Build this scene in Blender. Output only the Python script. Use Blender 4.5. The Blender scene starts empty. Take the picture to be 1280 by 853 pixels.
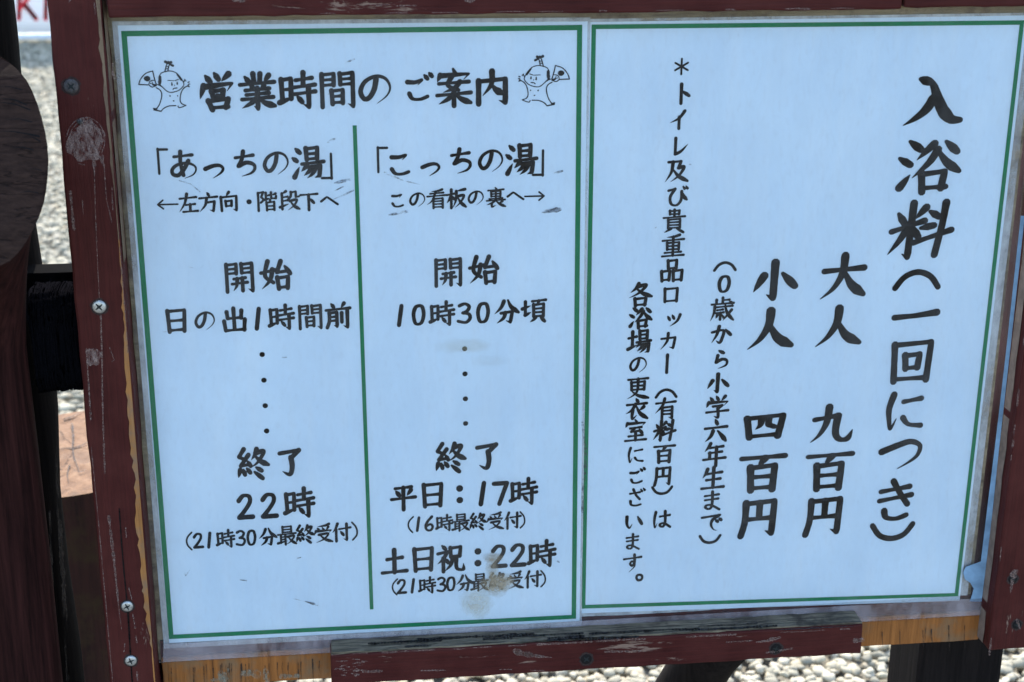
import bpy, bmesh, math, random
import numpy as np
from mathutils import Vector, Matrix, noise

random.seed(7)
rng = np.random.default_rng(11)
S = bpy.context.scene
COL = S.collection

# ------------------------------------------------------------------ camera
FPX, CX, CY = 1935.4, 640.0, 426.5            # focal length and centre, in pixels of a 1280 px wide frame
EYE = 1.45
CAM = Vector((0.0, -1.3643, EYE))
RX = Vector((0.99269775, -0.03492936, 0.11546043))
RY = Vector((-0.12051163, -0.32924441, 0.93652286))
RZ = Vector((0.00530256, -0.94359846, -0.33104958))
cam_d = bpy.data.cameras.new("camera")
cam = bpy.data.objects.new("camera", cam_d)
COL.objects.link(cam)
right = Vector((RX[0], RY[0], RZ[0])).normalized()
down = Vector((RX[1], RY[1], RZ[1]))
fwd = Vector((RX[2], RY[2], RZ[2])).normalized()
up = (-down - right * (-down).dot(right)).normalized()
fwd = up.cross(right).normalized()
m = Matrix((right, up, -fwd)).transposed().to_4x4()
m.translation = CAM
cam.matrix_world = m
cam_d.sensor_width = 36.0
cam_d.lens = FPX / 1280 * 36.0
cam_d.clip_start = 0.05
cam_d.clip_end = 400
cam_d.dof.use_dof = True
cam_d.dof.focus_distance = 1.46
cam_d.dof.aperture_fstop = 10
S.camera = cam

# ------------------------------------------------------------------ sky, sun, exposure
SUN_EL, SUN_AZ = math.radians(50), math.radians(-5)      # the sun stands behind the board
W = bpy.data.worlds.new("World")
S.world = W
W.use_nodes = True
nt = W.node_tree
nt.nodes.clear()
sky = nt.nodes.new('ShaderNodeTexSky')
sky.sky_type = 'NISHITA'
sky.sun_disc = False
sky.sun_elevation = SUN_EL
sky.sun_rotation = SUN_AZ
bg = nt.nodes.new('ShaderNodeBackground')
bg.inputs[1].default_value = 0.15
wo = nt.nodes.new('ShaderNodeOutputWorld')
nt.links.new(sky.outputs[0], bg.inputs[0])
nt.links.new(bg.outputs[0], wo.inputs[0])
sun_d = bpy.data.lights.new("sun", 'SUN')
sun_d.energy = 2.3
sun_d.angle = math.radians(0.5)
sun_d.color = (1.0, 0.93, 0.82)
sun = bpy.data.objects.new("sun", sun_d)
COL.objects.link(sun)
sdir = Vector((math.sin(SUN_AZ) * math.cos(SUN_EL), math.cos(SUN_AZ) * math.cos(SUN_EL), math.sin(SUN_EL)))
sun.rotation_euler = (-sdir).to_track_quat('-Z', 'Y').to_euler()
sun.location = (0, 6, 8)
S.cycles.transparent_max_bounces = 32
S.view_settings.view_transform = 'Standard'
S.view_settings.look = 'None'
S.view_settings.gamma = 1
S.view_settings.use_curve_mapping = False
S.view_settings.exposure = 1.85


# ------------------------------------------------------------------ geometry helpers
def ray(px, py):
    v = Vector((px - CX, py - CY, FPX))
    return Vector((RX.dot(v), RY.dot(v), RZ.dot(v)))


def P(px, py, y=0.0):
    """a point of the upright plane at depth y that the photograph shows at px, py"""
    r = ray(px, py)
    return CAM + r * ((y - CAM.y) / r.y)


def G(px, py, z=0.0):
    r = ray(px, py)
    return CAM + r * ((z - CAM.z) / r.z)


def tag(o, label=None, cat=None, group=None, kind=None):
    if label: o['label'] = label
    if cat: o['category'] = cat
    if group: o['group'] = group
    if kind: o['kind'] = kind
    return o


def thing(name, label, cat, loc, group=None):
    o = bpy.data.objects.new(name, None)
    COL.objects.link(o)
    o.location = loc
    o.empty_display_size = 0.05
    return tag(o, label, cat, group)


def root_of(o):
    v = Vector((0, 0, 0))
    while o is not None:
        v = v + o.location
        o = o.parent
    return v


def obj(name, verts, faces, mat, parent=None, loc=None, smooth=False, label=None):
    """verts are world positions; the mesh is stored relative to the object"""
    loc = Vector(loc) if loc is not None else (Vector((0, 0, 0)) if parent is None else None)
    base = root_of(parent) if parent is not None else Vector((0, 0, 0))
    o_loc = (loc - base) if (parent is not None and loc is not None) else (loc if parent is None else Vector((0, 0, 0)))
    off = base + o_loc
    me = bpy.data.meshes.new(name)
    me.from_pydata([tuple(Vector(v) - off) for v in verts], [], faces)
    me.update()
    if smooth:
        for p in me.polygons: p.use_smooth = True
    me.materials.append(mat)
    o = bpy.data.objects.new(name, me)
    COL.objects.link(o)
    o.parent = parent
    o.location = o_loc
    if label: o['label'] = label
    return o


def bevel_obj(o, w, seg=2):
    md = o.modifiers.new("bevel", 'BEVEL')
    md.width = w
    md.segments = seg
    md.limit_method = 'ANGLE'
    return o


def rough_box(corners, depth_vec, n=(8, 1), jit=0.0, seed=0):
    """a board: front quad (TL, TR, BR, BL) cut into n pieces each way, swept by depth_vec, with slightly uneven edges"""
    tl, tr, br, bl = [Vector(c) for c in corners]
    nu, nv = n
    rr = random.Random(seed)
    V, F = [], []
    def grid(off, rev):
        base = len(V)
        for j in range(nv + 1):
            for i in range(nu + 1):
                u, v = i / nu, j / nv
                p = (tl.lerp(tr, u)).lerp(bl.lerp(br, u), v) + off
                V.append(p)
        for j in range(nv):
            for i in range(nu):
                a = base + j * (nu + 1) + i
                q = [a, a + 1, a + nu + 2, a + nu + 1]
                F.append(q if rev else q[::-1])
        return base
    b0 = grid(Vector((0, 0, 0)), False)
    b1 = grid(Vector(depth_vec), True)
    def idx(i, j): return j * (nu + 1) + i
    loop = [idx(i, 0) for i in range(nu + 1)] + [idx(nu, j) for j in range(1, nv + 1)] + \
           [idx(i, nv) for i in range(nu - 1, -1, -1)] + [idx(0, j) for j in range(nv - 1, 0, -1)]
    for k in range(len(loop)):
        a, b = loop[k], loop[(k + 1) % len(loop)]
        F.append([b0 + a, b0 + b, b1 + b, b1 + a])
    if jit:
        e = (tr - tl).normalized()
        f = (bl - tl).normalized()
        for k in set(loop):
            d = e * rr.uniform(-jit, jit) + f * rr.uniform(-jit, jit)
            V[b0 + k] = V[b0 + k] + d
            V[b1 + k] = V[b1 + k] + d
    return V, F


def tube(path, radii, n=24, wob=0.0, seed=0, cap=True, squash=1.0):
    """a log along a path with a radius per point; returns verts, faces"""
    V, F = [], []
    pts = [Vector(p) for p in path]
    ref = Vector((0, 1, 0)) if abs((pts[-1] - pts[0]).normalized().y) < 0.8 else Vector((0, 0, 1))
    for i, p in enumerate(pts):
        d = (pts[min(i + 1, len(pts) - 1)] - pts[max(i - 1, 0)]).normalized()
        a = d.cross(ref).normalized()
        b = d.cross(a).normalized()
        for k in range(n):
            t = 2 * math.pi * k / n
            r = radii[i] * (1 + wob * noise.noise(Vector((math.cos(t) * 1.6 + seed, math.sin(t) * 1.6, i * 0.45))))
            V.append(p + a * math.cos(t) * r + b * math.sin(t) * r * squash)
    for i in range(len(pts) - 1):
        for k in range(n):
            a, b = i * n + k, i * n + (k + 1) % n
            F.append([a, b, b + n, a + n])
    if cap:
        F.append(list(range(n - 1, -1, -1)))
        F.append([(len(pts) - 1) * n + k for k in range(n)])
    return V, F


# ------------------------------------------------------------------ materials
def mat(name):
    mt = bpy.data.materials.new(name)
    mt.use_nodes = True
    t = mt.node_tree
    b = t.nodes['Principled BSDF']
    return mt, t, b


def nd(t, typ, **kw):
    n = t.nodes.new(typ)
    for k, v in kw.items():
        if k.startswith('i_'):
            n.inputs[k[2:].replace('_', ' ')].default_value = v
        else:
            setattr(n, k, v)
    return n


def coords(t, scale=(1, 1, 1), rot=(0, 0, 0)):
    tc = nd(t, 'ShaderNodeTexCoord')
    mp = nd(t, 'ShaderNodeMapping')
    mp.inputs['Scale'].default_value = scale
    mp.inputs['Rotation'].default_value = rot
    t.links.new(tc.outputs['Object'], mp.inputs['Vector'])
    return mp.outputs['Vector']


def noise_n(t, vec, scale, detail=6, rough=0.6, dist=0.0):
    n = nd(t, 'ShaderNodeTexNoise')
    n.inputs['Scale'].default_value = scale
    n.inputs['Detail'].default_value = detail
    n.inputs['Roughness'].default_value = rough
    n.inputs['Distortion'].default_value = dist
    t.links.new(vec, n.inputs['Vector'])
    return n.outputs['Fac']


def ramp(t, fac, stops):
    r = nd(t, 'ShaderNodeValToRGB')
    cr = r.color_ramp
    while len(cr.elements) < len(stops):
        cr.elements.new(0.5)
    for e, (p, c) in zip(cr.elements, stops):
        e.position = p
        e.color = (c[0], c[1], c[2], 1) if not isinstance(c, (int, float)) else (c, c, c, 1)
    t.links.new(fac, r.inputs['Fac'])
    return r.outputs['Color']


def mixc(t, fac, a, b, mode='MIX'):
    n = nd(t, 'ShaderNodeMix', data_type='RGBA', blend_type=mode)
    if isinstance(fac, (int, float)): n.inputs[0].default_value = fac
    else: t.links.new(fac, n.inputs[0])
    for k, v in ((6, a), (7, b)):
        if isinstance(v, tuple): n.inputs[k].default_value = (*v, 1)
        else: t.links.new(v, n.inputs[k])
    return n.outputs[2]


def bump(t, b, h, strength, dist=0.002):
    n = nd(t, 'ShaderNodeBump')
    n.inputs['Strength'].default_value = strength
    n.inputs['Distance'].default_value = dist
    t.links.new(h, n.inputs['Height'])
    t.links.new(n.outputs['Normal'], b.inputs['Normal'])


def painted_wood(name, axis, base=(0.055, 0.0100, 0.0088), dark=(0.030, 0.0056, 0.0052), bare=(0.20, 0.13, 0.10), chip=0.67, rough=0.55):
    """dark red-brown paint over grain that runs along axis, worn through in thin flakes"""
    mt, t, b = mat(name)
    sc = [1, 1, 1]
    sc['xyz'.index(axis)] = 0.045
    g = coords(t, tuple(sc))
    fl = [1, 1, 1]
    fl['xyz'.index(axis)] = 0.16
    gf = coords(t, tuple(fl))
    grain = noise_n(t, g, 420, 5, 0.65)
    broad = noise_n(t, coords(t), 14, 4, 0.6)
    c1 = mixc(t, ramp(t, grain, [(0.32, 0.0), (0.68, 1.0)]), dark, base)
    c2 = mixc(t, ramp(t, broad, [(0.35, 0.0), (0.72, 0.7)]), c1, (0.085, 0.0215, 0.0180))
    flake = noise_n(t, gf, 110, 7, 0.72, 0.4)
    patch = noise_n(t, coords(t, (1, 1, 1)), 9, 3, 0.5)
    add = nd(t, 'ShaderNodeMath', operation='MULTIPLY')
    t.links.new(flake, add.inputs[0])
    t.links.new(ramp(t, patch, [(0.35, 0.75), (0.7, 1.12)]), add.inputs[1])
    msk = ramp(t, add.outputs[0], [(chip, 0.0), (chip + 0.05, 1.0)])
    c3 = mixc(t, msk, c2, bare)
    t.links.new(c3, b.inputs['Base Color'])
    b.inputs['Roughness'].default_value = rough
    b.inputs['Specular IOR Level'].default_value = 0.1
    h = nd(t, 'ShaderNodeMath', operation='SUBTRACT')
    t.links.new(grain, h.inputs[0])
    t.links.new(msk, h.inputs[1])
    bump(t, b, h.outputs[0], 0.45, 0.0012)
    return mt


def bare_wood(name, axis, c_lo, c_hi, crack=(0.05, 0.025, 0.012), scale=300, stain=None, rough=0.6, spec=0.25):
    mt, t, b = mat(name)
    b.inputs['Specular IOR Level'].default_value = spec
    sc = [1, 1, 1]
    sc['xyz'.index(axis)] = 0.05
    grain = noise_n(t, coords(t, tuple(sc)), scale, 6, 0.7, 0.2)
    c = ramp(t, grain, [(0.28, crack), (0.4, c_lo), (0.66, c_hi)])
    if stain:
        s = noise_n(t, coords(t), 22, 6, 0.7)
        c = mixc(t, ramp(t, s, [(0.48, 0.0), (0.64, 0.85)]), c, stain)
    t.links.new(c, b.inputs['Base Color'])
    b.inputs['Roughness'].default_value = rough
    bump(t, b, grain, 0.5, 0.0015)
    return mt


def plain(name, c, rough=0.5, metal=0.0, var=0.15, scale=60, bmp=0.0, spec=0.25):
    mt, t, b = mat(name)
    b.inputs['Specular IOR Level'].default_value = spec
    n = noise_n(t, coords(t), scale, 5, 0.6)
    lo = tuple(x * (1 - var) for x in c)
    hi = tuple(min(1, x * (1 + var)) for x in c)
    t.links.new(ramp(t, n, [(0.3, lo), (0.7, hi)]), b.inputs['Base Color'])
    b.inputs['Roughness'].default_value = rough
    b.inputs['Metallic'].default_value = metal
    if bmp: bump(t, b, n, bmp, 0.001)
    return mt


def worn_film(name, c, lo, hi, scale, stretch=(1, 1, 1), maxa=1.0, rough=0.7):
    """a thin mark on a surface (scrape, scuff, stain): colour c, broken up by noise"""
    mt, t, b = mat(name)
    b.inputs['Base Color'].default_value = (*c, 1)
    b.inputs['Roughness'].default_value = rough
    n = noise_n(t, coords(t, stretch), scale, 6, 0.7)
    a = ramp(t, n, [(lo, 0.0), (hi, maxa)])
    tr = nd(t, 'ShaderNodeBsdfTransparent')
    mx = nd(t, 'ShaderNodeMixShader')
    t.links.new(a, mx.inputs[0])
    t.links.new(tr.outputs[0], mx.inputs[1])
    t.links.new(b.outputs[0], mx.inputs[2])
    t.links.new(mx.outputs[0], t.nodes['Material Output'].inputs['Surface'])
    return mt


M_POST = painted_wood("red_brown_paint_upright", 'z')
M_RAIL = painted_wood("red_brown_paint_level", 'x', chip=0.64)
M_OCHRE = bare_wood("varnished_bare_wood", 'z', (0.20, 0.070, 0.014), (0.32, 0.118, 0.027), scale=190, crack=(0.045, 0.014, 0.004), stain=(0.17, 0.105, 0.055))
M_PEEL = bare_wood("peeled_bare_wood", 'z', (0.27, 0.115, 0.032), (0.38, 0.17, 0.05), crack=(0.12, 0.06, 0.025), scale=260, stain=(0.20, 0.125, 0.075))
M_GREY = bare_wood("weathered_grey_wood", 'x', (0.045, 0.038, 0.026), (0.26, 0.215, 0.145), crack=(0.004, 0.003, 0.003), scale=420, stain=(0.014, 0.009, 0.008))
M_BACK = bare_wood("mottled_backing_panel", 'x', (0.19, 0.15, 0.085), (0.34, 0.27, 0.17), crack=(0.07, 0.045, 0.03), scale=120, stain=(0.09, 0.058, 0.04))
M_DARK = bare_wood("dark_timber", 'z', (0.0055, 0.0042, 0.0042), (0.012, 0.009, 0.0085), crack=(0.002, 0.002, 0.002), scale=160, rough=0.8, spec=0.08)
M_SCRAPE = worn_film("scraped_paint", (0.22, 0.145, 0.125), 0.40, 0.66, 700)
M_SCRAPE_SOFT = worn_film("rubbed_paint", (0.30, 0.215, 0.19), 0.38, 0.66, 420, (1, 1, 0.35), 0.8)
M_CHIP = worn_film("chipped_paint", (0.42, 0.36, 0.28), 0.36, 0.46, 500)
M_CRACK = plain("wood_crack", (0.004, 0.003, 0.003), 0.9)
M_STEEL = plain("dull_zinc", (0.42, 0.43, 0.42), 0.42, 0.8, 0.25, 400, 0.3)
M_RUST = plain("dirty_screw_metal", (0.075, 0.068, 0.066), 0.7, 0.3, 0.5, 500, 0.4)
M_SINK = plain("dark_countersink_chip", (0.030, 0.018, 0.016), 0.9, 0, 0.6, 500)  # dark tone of the chipped ring round a countersunk screw
M_SLOT = plain("screw_slot", (0.012, 0.016, 0.016), 0.7)
M_HOLE = plain("dark_hole", (0.006, 0.005, 0.005), 0.9)
M_INK = plain("black_ink", (0.010, 0.012, 0.016), 0.7, 0, 0.2, 900, 0, 0.05)
M_GREEN = plain("green_ink", (0.003, 0.165, 0.062), 0.6, 0, 0.08, 40, 0, 0.05)
M_SKY_STRIP = plain("painted_sky_reflection", (0.20, 0.33, 0.47), 0.6, 0, 0.35, 40)  # blue of the cover edge reflecting sky, put into the colour


def make_paper():
    mt, t, b = mat("laminated_paper")
    n1 = noise_n(t, coords(t), 7, 5, 0.6)
    n2 = noise_n(t, coords(t, (1, 1, 0.4)), 260, 3, 0.6)
    c = mixc(t, ramp(t, n1, [(0.35, 0.0), (0.7, 1.0)]), (0.565, 0.71, 0.85), (0.635, 0.775, 0.90))
    n3 = noise_n(t, coords(t, (1, 1, 0.10)), 55, 4, 0.6)  # pale vertical streaks paint laminate reflections into the sheet colour
    c = mixc(t, ramp(t, n3, [(0.45, 0.0), (0.75, 0.30)]), c, (0.72, 0.80, 0.87))
    c = mixc(t, ramp(t, n2, [(0.52, 0.0), (0.75, 0.16)]), c, (0.42, 0.46, 0.52))
    n4 = noise_n(t, coords(t), 900, 2, 0.6)
    c = mixc(t, ramp(t, n4, [(0.62, 0.0), (0.8, 0.22)]), c, (0.40, 0.42, 0.46))
    t.links.new(c, b.inputs['Base Color'])
    b.inputs['Roughness'].default_value = 0.5
    b.inputs['Specular IOR Level'].default_value = 0.3
    bump(t, b, n1, 0.25, 0.008)
    return mt


M_PAPER = make_paper()


def clear_sheet(name, haze, haze_c=(0.62, 0.66, 0.70), rough=0.06):
    """clear plastic: lets light through, reflects at grazing angles, hazed with dust and painted white sheen"""
    mt, t, b = mat(name)
    t.nodes.remove(b)
    tr = nd(t, 'ShaderNodeBsdfTransparent')
    df = nd(t, 'ShaderNodeBsdfDiffuse')
    df.inputs['Color'].default_value = (*haze_c, 1)
    gl = nd(t, 'ShaderNodeBsdfGlossy')
    gl.inputs['Roughness'].default_value = rough
    dust_sheen = noise_n(t, coords(t, (1, 1, 0.5)), 18, 7, 0.7)  # pale haze colours in dust and uneven white reflections
    dm = nd(t, 'ShaderNodeMath', operation='MULTIPLY')
    t.links.new(ramp(t, dust_sheen, [(0.36, 0.15), (0.7, 2.4)]), dm.inputs[0])
    dm.inputs[1].default_value = haze
    m1 = nd(t, 'ShaderNodeMixShader')
    t.links.new(dm.outputs[0], m1.inputs[0])
    t.links.new(tr.outputs[0], m1.inputs[1])
    t.links.new(df.outputs[0], m1.inputs[2])
    fr = nd(t, 'ShaderNodeFresnel')
    fr.inputs['IOR'].default_value = 1.28
    m2 = nd(t, 'ShaderNodeMixShader')
    t.links.new(fr.outputs[0], m2.inputs[0])
    t.links.new(m1.outputs[0], m2.inputs[1])
    t.links.new(gl.outputs[0], m2.inputs[2])
    t.links.new(m2.outputs[0], t.nodes['Material Output'].inputs['Surface'])
    return mt


M_ACRYL = clear_sheet("dusty_sheen_acrylic", 0.016)
M_LAMIN = clear_sheet("milky_laminate", 0.42)


def make_gravel(islands=True):
    mt, t, b = mat("white_pebbles" if islands else "gravel_ground")
    if islands:
        ge = nd(t, 'ShaderNodeNewGeometry')
        c = ramp(t, ge.outputs['Random Per Island'], [(0.0, (0.22, 0.205, 0.150)), (0.25, (0.33, 0.305, 0.225)), (0.6, (0.43, 0.385, 0.27)), (0.85, (0.49, 0.445, 0.335)), (1.0, (0.30, 0.24, 0.15))])
        n = noise_n(t, coords(t), 130, 4, 0.6)
        c = mixc(t, ramp(t, n, [(0.4, 0.0), (0.75, 0.25)]), c, (0.30, 0.28, 0.22))
    else:
        vo = nd(t, 'ShaderNodeTexVoronoi')
        vo.inputs['Scale'].default_value = 46
        t.links.new(coords(t), vo.inputs['Vector'])
        vn = noise_n(t, coords(t), 30, 5, 0.7)
        c = ramp(t, vo.outputs['Distance'], [(0.0, (0.30, 0.28, 0.215)), (0.5, (0.19, 0.175, 0.135)), (0.9, (0.07, 0.064, 0.05))])
        c = mixc(t, ramp(t, vn, [(0.35, 0.0), (0.7, 0.6)]), c, (0.12, 0.11, 0.085))
        bump(t, b, vo.outputs['Distance'], -0.8, 0.01)
    t.links.new(c, b.inputs['Base Color'])
    b.inputs['Roughness'].default_value = 0.8
    return mt


M_PEB = make_gravel(True)
M_GND = make_gravel(False)

# ------------------------------------------------------------------ the setting: ground and gravel
nseg = 40
gv, gf = [], []
for j in range(nseg + 1):
    for i in range(nseg + 1):
        gv.append((-150 + 300 * i / nseg, -150 + 300 * j / nseg, -0.012))
for j in range(nseg):
    for i in range(nseg):
        a = j * (nseg + 1) + i
        gf.append([a, a + 1, a + nseg + 2, a + nseg + 1])
tag(obj("ground", gv, gf, M_GND), kind='structure')


def pebble_bed(name, spots, sub, lo, hi, flat=1.0):
    bm = bmesh.new()
    bmesh.ops.create_icosphere(bm, subdivisions=sub, radius=1)
    bv = np.array([v.co[:] for v in bm.verts])
    bf = np.array([[v.index for v in f.verts] for f in bm.faces])
    bm.free()
    n = len(spots)
    rad = rng.uniform(lo, hi, n)
    sc = np.stack([rad, rad * rng.uniform(0.65, 0.95, n), rad * flat * rng.uniform(0.45, 0.75, n)], 1)
    base = bv[None] * (1 + 0.16 * rng.standard_normal((n, len(bv), 1)).clip(-1.5, 1.5))
    v = base * sc[:, None, :]
    az = rng.uniform(0, 2 * math.pi, n)
    tl = rng.normal(0, 0.35, n)
    ct, st = np.cos(tl)[:, None], np.sin(tl)[:, None]
    y, z = v[..., 1] * ct - v[..., 2] * st, v[..., 1] * st + v[..., 2] * ct
    ca, sa = np.cos(az)[:, None], np.sin(az)[:, None]
    x2, y2 = v[..., 0] * ca - y * sa, v[..., 0] * sa + y * ca
    out = np.stack([x2 + spots[:, 0:1], y2 + spots[:, 1:2], z + spots[:, 2:3]], -1).reshape(-1, 3)
    fc = (bf[None] + (np.arange(n) * len(bv))[:, None, None]).reshape(-1, 3)
    me = bpy.data.meshes.new(name)
    me.vertices.add(len(out)); me.vertices.foreach_set('co', out.ravel())
    me.loops.add(fc.size); me.loops.foreach_set('vertex_index', fc.ravel().astype(np.int32))
    me.polygons.add(len(fc))
    me.polygons.foreach_set('loop_start', np.arange(0, fc.size, 3, dtype=np.int32))
    me.polygons.foreach_set('use_smooth', np.ones(len(fc), dtype=bool))
    me.update(calc_edges=True)
    me.materials.append(M_PEB)
    o = bpy.data.objects.new(name, me)
    COL.objects.link(o)
    return o


def jgrid(x0, x1, y0, y1, step):
    xs, ys = np.meshgrid(np.arange(x0, x1, step), np.arange(y0, y1, step))
    p = np.stack([xs.ravel(), ys.ravel()], 1) + rng.uniform(-0.5, 0.5, (xs.size, 2)) * step
    return np.concatenate([p, rng.uniform(-0.006, 0.008, (len(p), 1))], 1)


near = jgrid(-0.9, 1.5, 0.25, 2.3, 0.0182)
a1, a2 = G(30, 330), G(120, 330)
far = jgrid(-5.5, 0.2, 2.3, 12.5, 0.023)
# keep the strip seen between the tree post and the board, with room to step aside
tcen = (far[:, 1] + 1.364)
xc = -0.245 * tcen
far = far[np.abs(far[:, 0] - xc) < 0.75 + 0.05 * tcen]
far = np.concatenate([far, jgrid(0.3, 3.6, 2.3, 8.0, 0.028), jgrid(1.5, 3.2, 0.25, 2.3, 0.026), jgrid(-3.0, -0.9, 0.25, 2.3, 0.026), jgrid(-3.6, -1.9, 2.3, 6.0, 0.028)])
tag(pebble_bed("gravel", near, 2, 0.0080, 0.0150, 0.9), 'rounded white and cream pebbles covering the ground behind the board', 'gravel', kind='stuff')
tag(pebble_bed("gravel", far, 1, 0.012, 0.021, 0.6), 'sunlit pale pebbles stretching away between post and board', 'gravel', kind='stuff')

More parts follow.
